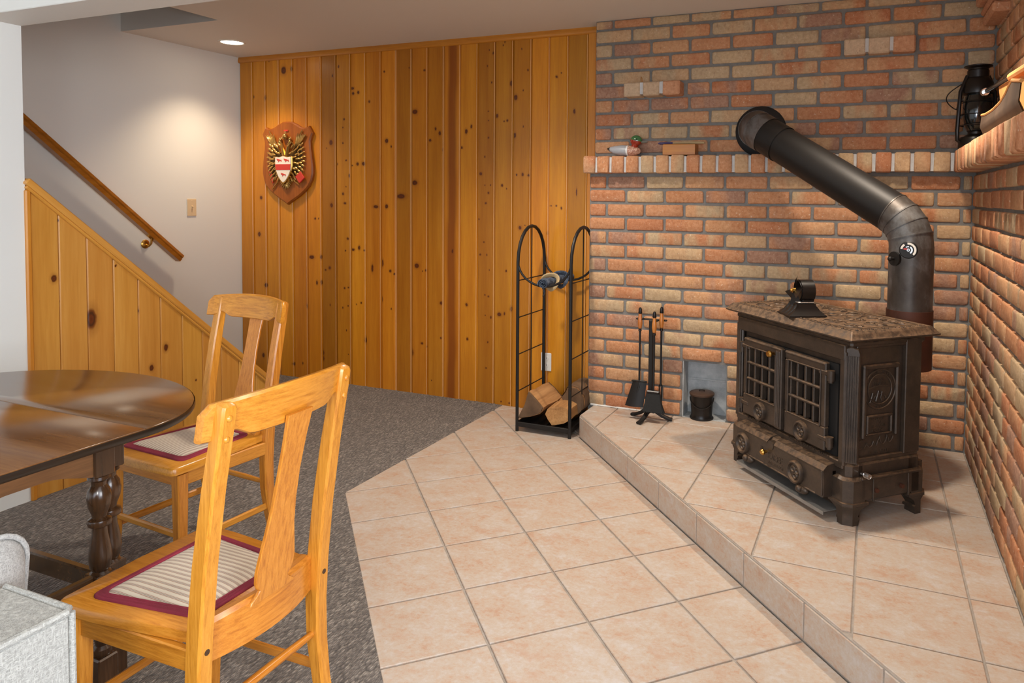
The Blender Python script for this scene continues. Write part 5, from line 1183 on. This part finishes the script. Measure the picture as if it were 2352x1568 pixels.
# ------------------------------------------------------------------ sofa corner and cushion
SX, SY, SZ = -1.275, .806, .640
sofa = thing('sofa', 'pale grey woven sofa whose piped corner shows beside the oak chair', 'sofa', (-1.40, .2, 0))
def soft(b, x0, x1, y0, y1, z0, z1, r=.02, M=None): b.box(((x0+x1)/2, (y0+y1)/2, (z0+z1)/2), (x1-x0, y1-y0, z1-z0), r, M)
so = lambda x, y: (x+1.40, y-.2)
b = B(); soft(b, *[SX-.20+1.40, SX+1.40], -.9, SY-.2, .06, SZ, .014); b.build('back_panel', SOFA, sofa)
b = B()
P = [(SX, -.7), (SX, SY), (SX-.24, SY)]
c8 = [Vector((*so(SX-.004, -.7), SZ-.004)), Vector((*so(SX-.004, SY-.012), SZ-.004)), Vector((*so(SX-.012, SY-.004), SZ-.004)), Vector((*so(SX-.19, SY-.004), SZ-.004))]
b.tube(c8, .007, 8); b.tube([Vector((*so(SX-.004, SY-.004), SZ-.006)), Vector((*so(SX-.004, SY-.004), .08))], .0055, 8); b.build('piping', SOFA, sofa)
b = B(); soft(b, -.62, .125-.24+.0, -.9, .40, .08, .30, .02); b.build('seat_base', SOFA, sofa)
b = B(); soft(b, -.62, -.12, -.9, .40, .28, .395, .05); b.build('seat_cushion', SOFA, sofa)
for sx, sy in ((-.55, .34), (.08, .56), (-.55, -.84), (.08, -.84)):
    b = B(); b.cyl((sx, sy, 0), (sx, sy, .08), .016, .024, n=12); b.build('leg', WAL['Z'], sofa)
cu = thing('sofa_cushion', 'grey woven back cushion standing against the sofa back', 'cushion', (-1.560, .572, .447), 0)
b = B(); M = Matrix.Translation((-.0, .055, .108)) @ Matrix.Rotation(R(8), 4, 'Y')
rs = []
def rr(hy, hz, r, x):
    pts = []
    for (sy, sz, a0) in ((1, 1, 0), (-1, 1, 90), (-1, -1, 180), (1, -1, 270)):
        for i in range(6):
            a = R(a0+18*i); pts.append((x, sy*(hy-r)+r*math.cos(a), sz*(hz-r)+r*math.sin(a)))
    return pts
for x, hy, hz, r in ((-.075, .10, .07, .05), (-.070, .18, .10, .06), (-.045, .232, .128, .07), (-.008, .252, .142, .06), (0, .256, .145, .06), (.008, .252, .142, .06), (.045, .232, .128, .07), (.070, .18, .10, .06), (.075, .10, .07, .05)):
    rs.append([b._v(p, M) for p in rr(hy, hz, r, x)])
b.rings(rs); b.build('cover', CUSH, cu, ang=80)
b = B(); b.tube([M @ Vector(p) for p in rr(.259, .148, .06, 0)], .0055, 8, closed=True); b.build('piping', CUSH, cu)

# ------------------------------------------------------------------ handrail, switch, outlet, can lamps
hr = thing('handrail', 'amber wooden handrail on the white stairwell wall', 'handrail', (-4.415, 3.05, 1.335))
A_, Z_ = Vector((0, -.85, .745)), Vector((0, .490, -.420))
b = B(); dA = (Z_-A_).normalized(); up = Vector((1, 0, 0)).cross(dA)
if up.z < 0: up = -up
Mh = Matrix((dA, Vector((1, 0, 0)), up)).transposed().to_4x4(); Mh.translation = A_
L_ = (Z_-A_).length
sec = [(-.022, -.027), (.022, -.027), (.024, -.006), (.018, .0), (.024, .006), (.022, .022), (.012, .027), (-.012, .027), (-.022, .022)]
rs = [[b._v((l+(0 if l < L_ else (.024-z_)*.0), y_, z_), Mh) for y_, z_ in sec] for l in (0, L_-.02, L_)]
for v, (y_, z_) in zip(rs[2], sec): pass
b.rings(rs, smooth=False); b.build('rail', RAILW, hr)
for yy in (3.330-3.05, 2.45-3.05):
    zr = A_.z+(Z_.z-A_.z)*(yy-A_.y)/(Z_.y-A_.y)
    b = B(); Mb = Matrix(((0, 0, 1, XW+4.415), (0, 1, 0, yy), (-1, 0, 0, zr-.075), (0, 0, 0, 1)))
    b.lathe([(.030, 0), (.030, .004), (.022, .010), (.008, .014), (0, .014)], 20, Mb)
    b.tube([(XW+4.415+.01, yy, zr-.080), (-.030, yy, zr-.088), (-.006, yy, zr-.070), (0, yy, zr-.034)], .007, 8); b.box((0, yy, zr-.033), (.028, .06, .005), .002, rot=(math.atan2(dA.z, dA.y), 0, 0)); b.build('bracket', BRASS, hr)
sw = thing('light_switch', 'ivory light switch plate on the white stairwell wall', 'switch', (XW, 3.687, 1.263))
B().box((.003, 0, 0), (.006, .076, .122), .003).build('plate', IVORY, sw); B().box((.0065, 0, 0), (.003, .011, .026), .001).build('slot', IVORY, sw)
B().box((.012, 0, .004), (.014, .008, .012), .002, rot=(0, R(-20), 0)).build('toggle', IVORY, sw)
b = B()
for z in (-.045, .045): b.cyl((.005, 0, z), (.0072, 0, z), .004, n=10)
o = b.build('screw', IVORY, sw); o['kind'] = 'stuff'
ou = thing('wall_outlet', 'white duplex outlet low on the pine wall behind the firewood rack', 'outlet', (-1.892, YP, .318))
B().box((0, -.003, 0), (.072, .006, .116), .003).build('plate', WPLAST, ou)
for z in (-.022, .022):
    b = B(); b.cyl((0, -.004, z), (0, -.0085, z), .0165, n=20); r_ = b.build('receptacle', WPLAST, ou)
    for x in (-.006, .006): B().box((x, -.0086, z+.003), (.0026, .001, .009)).build('slot', DARK, r_)
def canlamp(name, label, x, y):
    t = thing(name, label, 'ceiling light', (x, y, ZC))
    b = B(); b.lathe([(.068, -.0005), (.072, -.003), (.076, -.005), (.084, -.005), (.088, -.0005)], 36, caps=False); b.build('trim_ring', WPLAST, t)
    b = B(); b.lathe([(0, -.003), (.050, -.0025), (.071, -.0018)], 32, caps=False); o = b.build('bulb_face', LAMP, t); return t
canlamp('recessed_light', 'lit recessed ceiling light above the crest plaque corner', -4.068, 3.682)

# ------------------------------------------------------------------ crest plaque
pq = thing('crest_plaque', 'wooden shield plaque with gilt eagle crest on the pine wall', 'plaque', (-3.992, YP, 1.592))
hp = [(0, .305), (.040, .302), (.085, .284), (.125, .262), (.160, .253), (.185, .258), (.205, .268), (.222, .245), (.240, .215), (.226, .185), (.216, .155), (.220, .100), (.232, .03), (.240, -.03), (.240, -.075), (.228, -.125), (.200, -.172), (.165, -.205), (.110, -.243), (.050, -.276), (.015, -.296), (0, -.306)]
outl = hp+[(-x, z) for x, z in hp[::-1][1:-1]]
Mp = Matrix(((1, 0, 0, 0), (0, 0, -1, 0), (0, 1, 0, 0), (0, 0, 0, 1)))
b = B(); b.prism(outl, 0, .028, Mp, bev=.009); b.build('backboard', SHIELD, pq)
rel = bpy.data.objects.new('eagle_relief', None)
b = B(); rg = random.Random(12)
def feather(x, z, ln, a, wd=.010, d=.036):
    M = Mp @ Matrix.Translation((x, z, d)) @ Matrix.Rotation(a, 4, 'Z') @ Matrix.Translation((ln/2, 0, 0)); b.sphere((0, 0, 0), .5, (ln, wd, .012), 8, 5, M)
wo = [(.012, .06), (.05, .07), (.082, .13), (.112, .19), (.128, .185), (.142, .12), (.152, .05), (.154, -.02), (.148, -.075), (.130, -.105), (.09, -.095), (.05, -.07), (.02, -.05)]
for s in (-1, 1):
    pb = B(); pb.prism([(s*x, z) for x, z in wo], .026, .034, Mp, bev=.003); pb.build('wing_plate', DARKGOLD, pq)
    for i in range(6): feather(s*(.088+.009*i), .105+.006*i, .115-.004*i, R(76-5*i) if s > 0 else PI-R(76-5*i), .013, .038)
    for r_ in range(5):
        n = (9, 9, 8, 7, 5)[r_]
        for i in range(n):
            t_ = i/(n-1); xx = .142-.024*r_-.020*abs(t_-.42)*(1+r_*.2); zz = .115-.20*t_-(.012 if r_ % 2 else 0)
            aa = R(48-112*t_); feather(s*xx, zz, .046, aa if s > 0 else PI-aa, .015, .036+.0035*r_)
for i in range(9):
    a = R(-90+(i-4)*17); feather(.0, -.118, .080-.004*abs(i-4), a, .014, .036); feather(.0, -.112, .05, a+.1, .012, .042)
wing = b.build('eagle_relief', OLDBRASS, pq)
b = B()
for s in (-1, 1):
    b.tube([Mp @ Vector(p) for p in ((s*.012, .055, .036), (s*.024, .10, .040), (s*.034, .135, .040), (s*.046, .15, .040))], [.016, .013, .012, .010], 8)
    b.sphere(Mp @ Vector((s*.048, .152, .042)), .015, (1, 1, 1), 10, 6); b.cyl(Mp @ Vector((s*.056, .152, .042)), Mp @ Vector((s*.080, .138, .042)), .007, .001, 8)
    b.sphere(Mp @ Vector((s*.045, .172, .042)), .011, (1, 1, 1), 10, 6)
    for q in range(3): b.cyl(Mp @ Vector((s*.045+(q-1)*.007, .178, .042)), Mp @ Vector((s*.045+(q-1)*.011, .192, .042)), .003, .001, 6)
b.sphere(Mp @ Vector((0, .195, .042)), .020, (1, 1, 1), 12, 8); b.lathe([(.014, .172), (.024, .182), (.026, .19)], 12, Matrix.Translation((0, -.042, 0)))
b.cyl(Mp @ Vector((0, .212, .042)), Mp @ Vector((0, .232, .042)), .003, n=6)
b.build('eagle_heads', OLDBRASS, pq)
b = B()
for p, q in (((-.150, .225, .036), (-.050, .075, .036)), ((.150, .225, .036), (.055, .075, .036)), ((-.125, -.185, .036), (-.045, -.105, .036)), ((.110, -.150, .036), (.045, -.105, .036))):
    b.cyl(Mp @ Vector(p), Mp @ Vector(q), .0045, n=8); d_ = (Vector(p)-Vector(q)).normalized(); b.cyl(Mp @ Vector(p), Mp @ (Vector(p)+d_*.02), .006, .0005, 8)
b.build('crossed_lance', OLDBRASS, pq)
esc = [(0, .052), (.038, .043), (.072, .046), (.078, .044), (.078, -.02), (.072, -.055), (.050, -.100), (.022, -.135), (0, -.150)]
eo = esc+[(-x, z) for x, z in esc[::-1][1:-1]]
b = B(); b.prism([(x*1.06, z*1.05) for x, z in eo], .036, .062, Mp, bev=.004); b.build('shield_border', BRASS, pq)
b = B(); b.prism([(x*.95, z*.95-.001) for x, z in eo], .056, .065, Mp, bev=.001); sh = b.build('shield', ENAMELW, pq)
b = B(); b.prism([(-.073, -.010), (.073, -.010), (.0665, -.052), (-.0665, -.052)], .060, .0665, Mp); b.build('red_band', RED, sh)
beast = [(-.020, .012), (-.014, .006), (-.004, .007), (.010, .001), (.018, .002), (.020, -.012), (.014, -.010), (.012, -.005), (.002, -.005), (-.003, -.010), (-.010, -.014), (-.007, -.004), (-.015, -.003), (-.021, .002)]
for cx, cz in ((-.034, .020), (.034, .020), (.004, -.084)):
    B().prism([(cx+x*1.15, cz+z*1.15) for x, z in beast], .060, .0665, Mp).build('red_beast', RED, sh)
b = B(); b.box((0, 0, .006), (.062, .062, .012), .003, Mp @ Matrix.Translation((.138, -.105, .034)) @ Matrix.Rotation(R(40), 4, 'Z')); b.build('red_lozenge', RED, pq)
b = B(); b.prism([(-.160, -.060), (-.140, -.066), (-.118, -.112), (-.128, -.148), (-.142, -.118)], .030, .038, Mp); b.box((0, .236, .032), (.038, .012, .006), .002, Mp); b.build('red_banner', RED, pq)

# ------------------------------------------------------------------ things on the brick ledge
ZT = ZL1
dk_ = thing('duck_decoy', 'painted duck decoy with red-brown head on the brick ledge', 'decoy', (-1.315, 3.945, ZT+.001), 0)
b = B(); rs = []
for x, hy, z0, z1 in ((-.118, .004, .040, .048), (-.100, .020, .026, .054), (-.070, .034, .010, .060), (-.030, .042, .002, .064), (.010, .042, .0, .062), (.035, .038, .001, .058), (.055, .030, .004, .054), (.075, .018, .012, .046), (.082, .006, .022, .036)):
    rs.append([b._v((x, hy*math.cos(2*PI*i/16), (z0+z1)/2+(z1-z0)/2*math.sin(2*PI*i/16)), None) for i in range(16)])
def duckcol():
    k = NT('duck_paint'); tc = k.n('ShaderNodeTexCoord'); sx = k.n('ShaderNodeSeparateXYZ'); k.set(sx.inputs[0], tc.outputs['Object'])
    wv = k.math('FRACT', k.math('MULTIPLY', sx.outputs[0], 330)); body = k.ramp(wv, [(0.3, lin(150, 154, 160)), (0.7, lin(186, 190, 194))])
    f = k.math('MULTIPLY', k.math('ADD', sx.outputs[0], .12), 4.8)
    band = k.ramp(f, [(0.0, (0, 0, 0)), (0.64, (0, 0, 0)), (0.645, (1, 1, 1))], 'CONSTANT')
    col = k.mix(band, body, k.ramp(k.noise(k.coords(), 120, 2), [(0.4, lin(176, 120, 96)), (0.6, lin(226, 190, 164))]))
    ring_ = k.ramp(f, [(0.0, (0, 0, 0)), (0.60, (1, 1, 1)), (0.64, (0, 0, 0))], 'CONSTANT'); col = k.mix(ring_, col, lin(236, 234, 228))
    tail = k.ramp(f, [(0.0, (1, 1, 1)), (0.10, (0, 0, 0))], 'CONSTANT'); col = k.mix(tail, col, lin(40, 42, 40))
    k.inp('Base Color', col); k.inp('Roughness', 0.35); return k.m
b.rings(rs); b.build('body', duckcol(), dk_, ang=80)
b = B(); b.tube([(.046, 0, .050), (.050, 0, .062), (.052, 0, .072)], [.022, .019, .018], 14); b.sphere((.056, 0, .088), .031, (1.15, .85, 1), 18, 12)
def headcol():
    k = NT('duck_head'); tc = k.n('ShaderNodeTexCoord'); sx = k.n('ShaderNodeSeparateXYZ'); k.set(sx.inputs[0], tc.outputs['Object'])
    d = k.math('ADD', sx.outputs[2], k.math('MULTIPLY', sx.outputs[0], .25))
    k.inp('Base Color', k.ramp(k.math('MULTIPLY', d, 8), [(0.0, lin(150, 44, 22)), (0.80, lin(150, 44, 22)), (0.83, lin(60, 110, 66))])); k.inp('Roughness', 0.2); k.inp('Coat Weight', 0.5); return k.m
b.build('head', headcol(), dk_, ang=80)
b = B(); b.sphere((.102, 0, .079), .010, (2.4, .9, .55), 12, 6); b.build('bill', plain('duck_bill', (120, 122, 112), 0.4), dk_)
b = B()
for s in (-1, 1): b.sphere((.066, s*.0235, .095), .004, (1, 1, 1), 8, 5)
o = b.build('eye', DARK, dk_); o['kind'] = 'stuff'
BOXW = wood('box_wood', (150, 92, 8), (176, 112, 16), (194, 132, 32), 'X', 0.4, 1.0, 0.2, 0.05)
bx = thing('wooden_box', 'small amber wooden box on the brick ledge beside the duck', 'box', (-1.000, 3.945, ZT+.001), R(3))
B().box((0, -.048, .030), (.180, .008, .056), .001).build('long_side', BOXW, bx); B().box((0, .048, .030), (.180, .008, .056), .001).build('long_side', BOXW, bx)
B().box((-.086, 0, .030), (.008, .088, .056), .001).build('short_side', BOXW, bx); B().box((.086, 0, .030), (.008, .088, .056), .001).build('short_side', BOXW, bx); B().box((0, 0, .004), (.172, .09, .006)).build('bottom', BOXW, bx); B().box((0, 0, .0595), (.176, .10, .003), .001).build('lid', BOXW, bx)
pn = thing('wooden_brush', 'slim brush with purple handle lying across the wooden box', 'brush', (-.990, 3.935, ZT+.0695), R(2))
b = B(); b.tube([(-.135, 0, 0), (-.125, 0, 0), (-.10, 0, 0), (-.052, 0, .001)], [.003, .0065, .0075, .006], 10); o = b.build('handle', plain('purple_paint', (58, 50, 96), 0.4), pn); o['label'] = 'dark purple handle end'
b = B(); b.tube([(-.052, 0, .001), (.02, 0, .002), (.08, 0, .001), (.125, 0, 0)], [.005, .006, .0075, .006], 10); b.build('shaft', TAN, pn)
hk = thing('brass_hook', 'tiny brass hook standing on the left projecting brick corbel', 'hook', (-1.228, YU-.078, 2.015))
b = B(); b.tube([(0, 0, 0), (0, -.004, .018), (0, 0, .030), (.003, .008, .022), (.003, .012, .0)], .0018, 6); b.build('wire', BRASS, hk)

# ------------------------------------------------------------------ lantern
ln = thing('oil_lantern', 'black barn lantern on the brick ledge in the corner', 'lantern', (.436, 3.858, ZT+.004), R(20))
b = B(); b.lathe([(.072, 0), (.075, .005), (.075, .045), (.070, .058), (.050, .066), (.036, .074), (.036, .084), (.042, .088)], 32); b.build('fuel_tank', BLACK, ln)
b = B(); b.lathe([(.040, .088), (.052, .110), (.062, .150), (.062, .200), (.056, .245), (.050, .262)], 32); b.build('globe', plain('smoked_globe', (22, 26, 26), 0.08, 0.0, 0.6), ln)
b = B(); b.lathe([(.058, .258), (.066, .262), (.068, .285), (.066, .292), (.064, .312), (.050, .332), (.046, .336), (.046, .368), (.042, .372), (.044, .378), (.060, .386), (.060, .390), (.036, .396), (0, .398)], 32); b.build('chimney_hood', BLACK, ln)
for s in (-1, 1):
    b = B(); b.tube([(s*.060, 0, .030), (s*.086, 0, .045), (s*.088, 0, .09), (s*.082, 0, .20), (s*.078, 0, .27), (s*.066, 0, .300), (s*.048, 0, .345)], .009, 10); b.build('side_tube', BLACK, ln)
b = B()
for z in (.115, .165, .225): b.tube([(.070*math.cos(i*PI/12), .070*math.sin(i*PI/12), z) for i in range(24)], .002, 5, closed=True)
b.build('globe_guard', BLACKM, ln)
b = B(); b.tube([(-.074, 0, .305)]+[(-.090-.050*math.sin(i*PI/12), -.078*math.cos(i*PI/12)*.4, .300-.105*i/12) for i in range(13)]+[(-.084, .02, .19), (-.06, .06, .22), (0, .075, .26), (.06, .03, .30)], .0026, 6); b.build('bail_handle', BLACKM, ln)
# ------------------------------------------------------------------ leather carrier on right ledge
LEATH = plain('dark_leather', (88, 70, 56), 0.6, bump=0.3, bscale=60, var=0.3); SUEDE = plain('tan_suede', (214, 150, 84), 0.85, var=0.12)
ca = thing('leather_carrier', 'dark leather log carrier with tan lining and chrome rod on right ledge', 'carrier', (.44, 2.95, ZT+.006))
b = B()
HF = [(0, .098), (.12, .090), (.35, .086), (.55, .092), (.70, .112), (.80, .136), (.90, .122), (1, .11)]
def sheet(u, v):      # u along the ledge, v over the U-shaped section from front edge to back edge
    y = .31-.82*u
    hf = next(a[1]+(b_[1]-a[1])*(u-a[0])/(b_[0]-a[0]) for a, b_ in zip(HF[:-1], HF[1:]) if a[0] <= u <= b_[0])
    hb = .205-.03*u
    P = [Vector((-.055, 0, hf)), Vector((-.060, 0, .05)), Vector((-.040, 0, .004)), Vector((-.01, 0, .0)), Vector((.020, 0, .010)), Vector((.020, 0, .08)), Vector((.004, 0, hb))]
    s = v*6; i = min(5, int(s)); f = s-i; q = P[i]*(1-f)+P[i+1]*f; q.y = y; return q
b.grid(lambda u, v: sheet(u, v), 16, 24); o = b.build('outer_leather', LEATH, ca, ang=80)
b = B(); b.grid(lambda u, v: sheet(u, v)+Vector((.004 if v < .4 else -.004 if v > .6 else 0, 0, .004)), 16, 24); b.build('suede_lining', SUEDE, ca, ang=80)
b = B(); b.tube([sheet(u/16, 0)+Vector((.002, 0, 0)) for u in range(17)], .006, 8); b.build('edge_binding', SUEDE, ca)
b = B(); b.tube([(.0, .70, .239), (.0, .25, .212), (.0, -.55, .170)], .0105, 14); b.sphere((.0, .705, .239), .018, (1, 1, 1), 14, 10); b.cyl((.0, .685, .238), (.0, .665, .237), .0155, n=14); b.build('rod', CHROME, ca)
b = B(); b.tube([(.0, .02, .200), (.0, -.5, .173)], .015, 10); b.build('rod_sleeve', SUEDE, ca)
b = B(); b.cyl((-.05, .42, .010), (-.05, -.5, .008), .009, n=12); b.build('lower_rod', BRASS, ca)
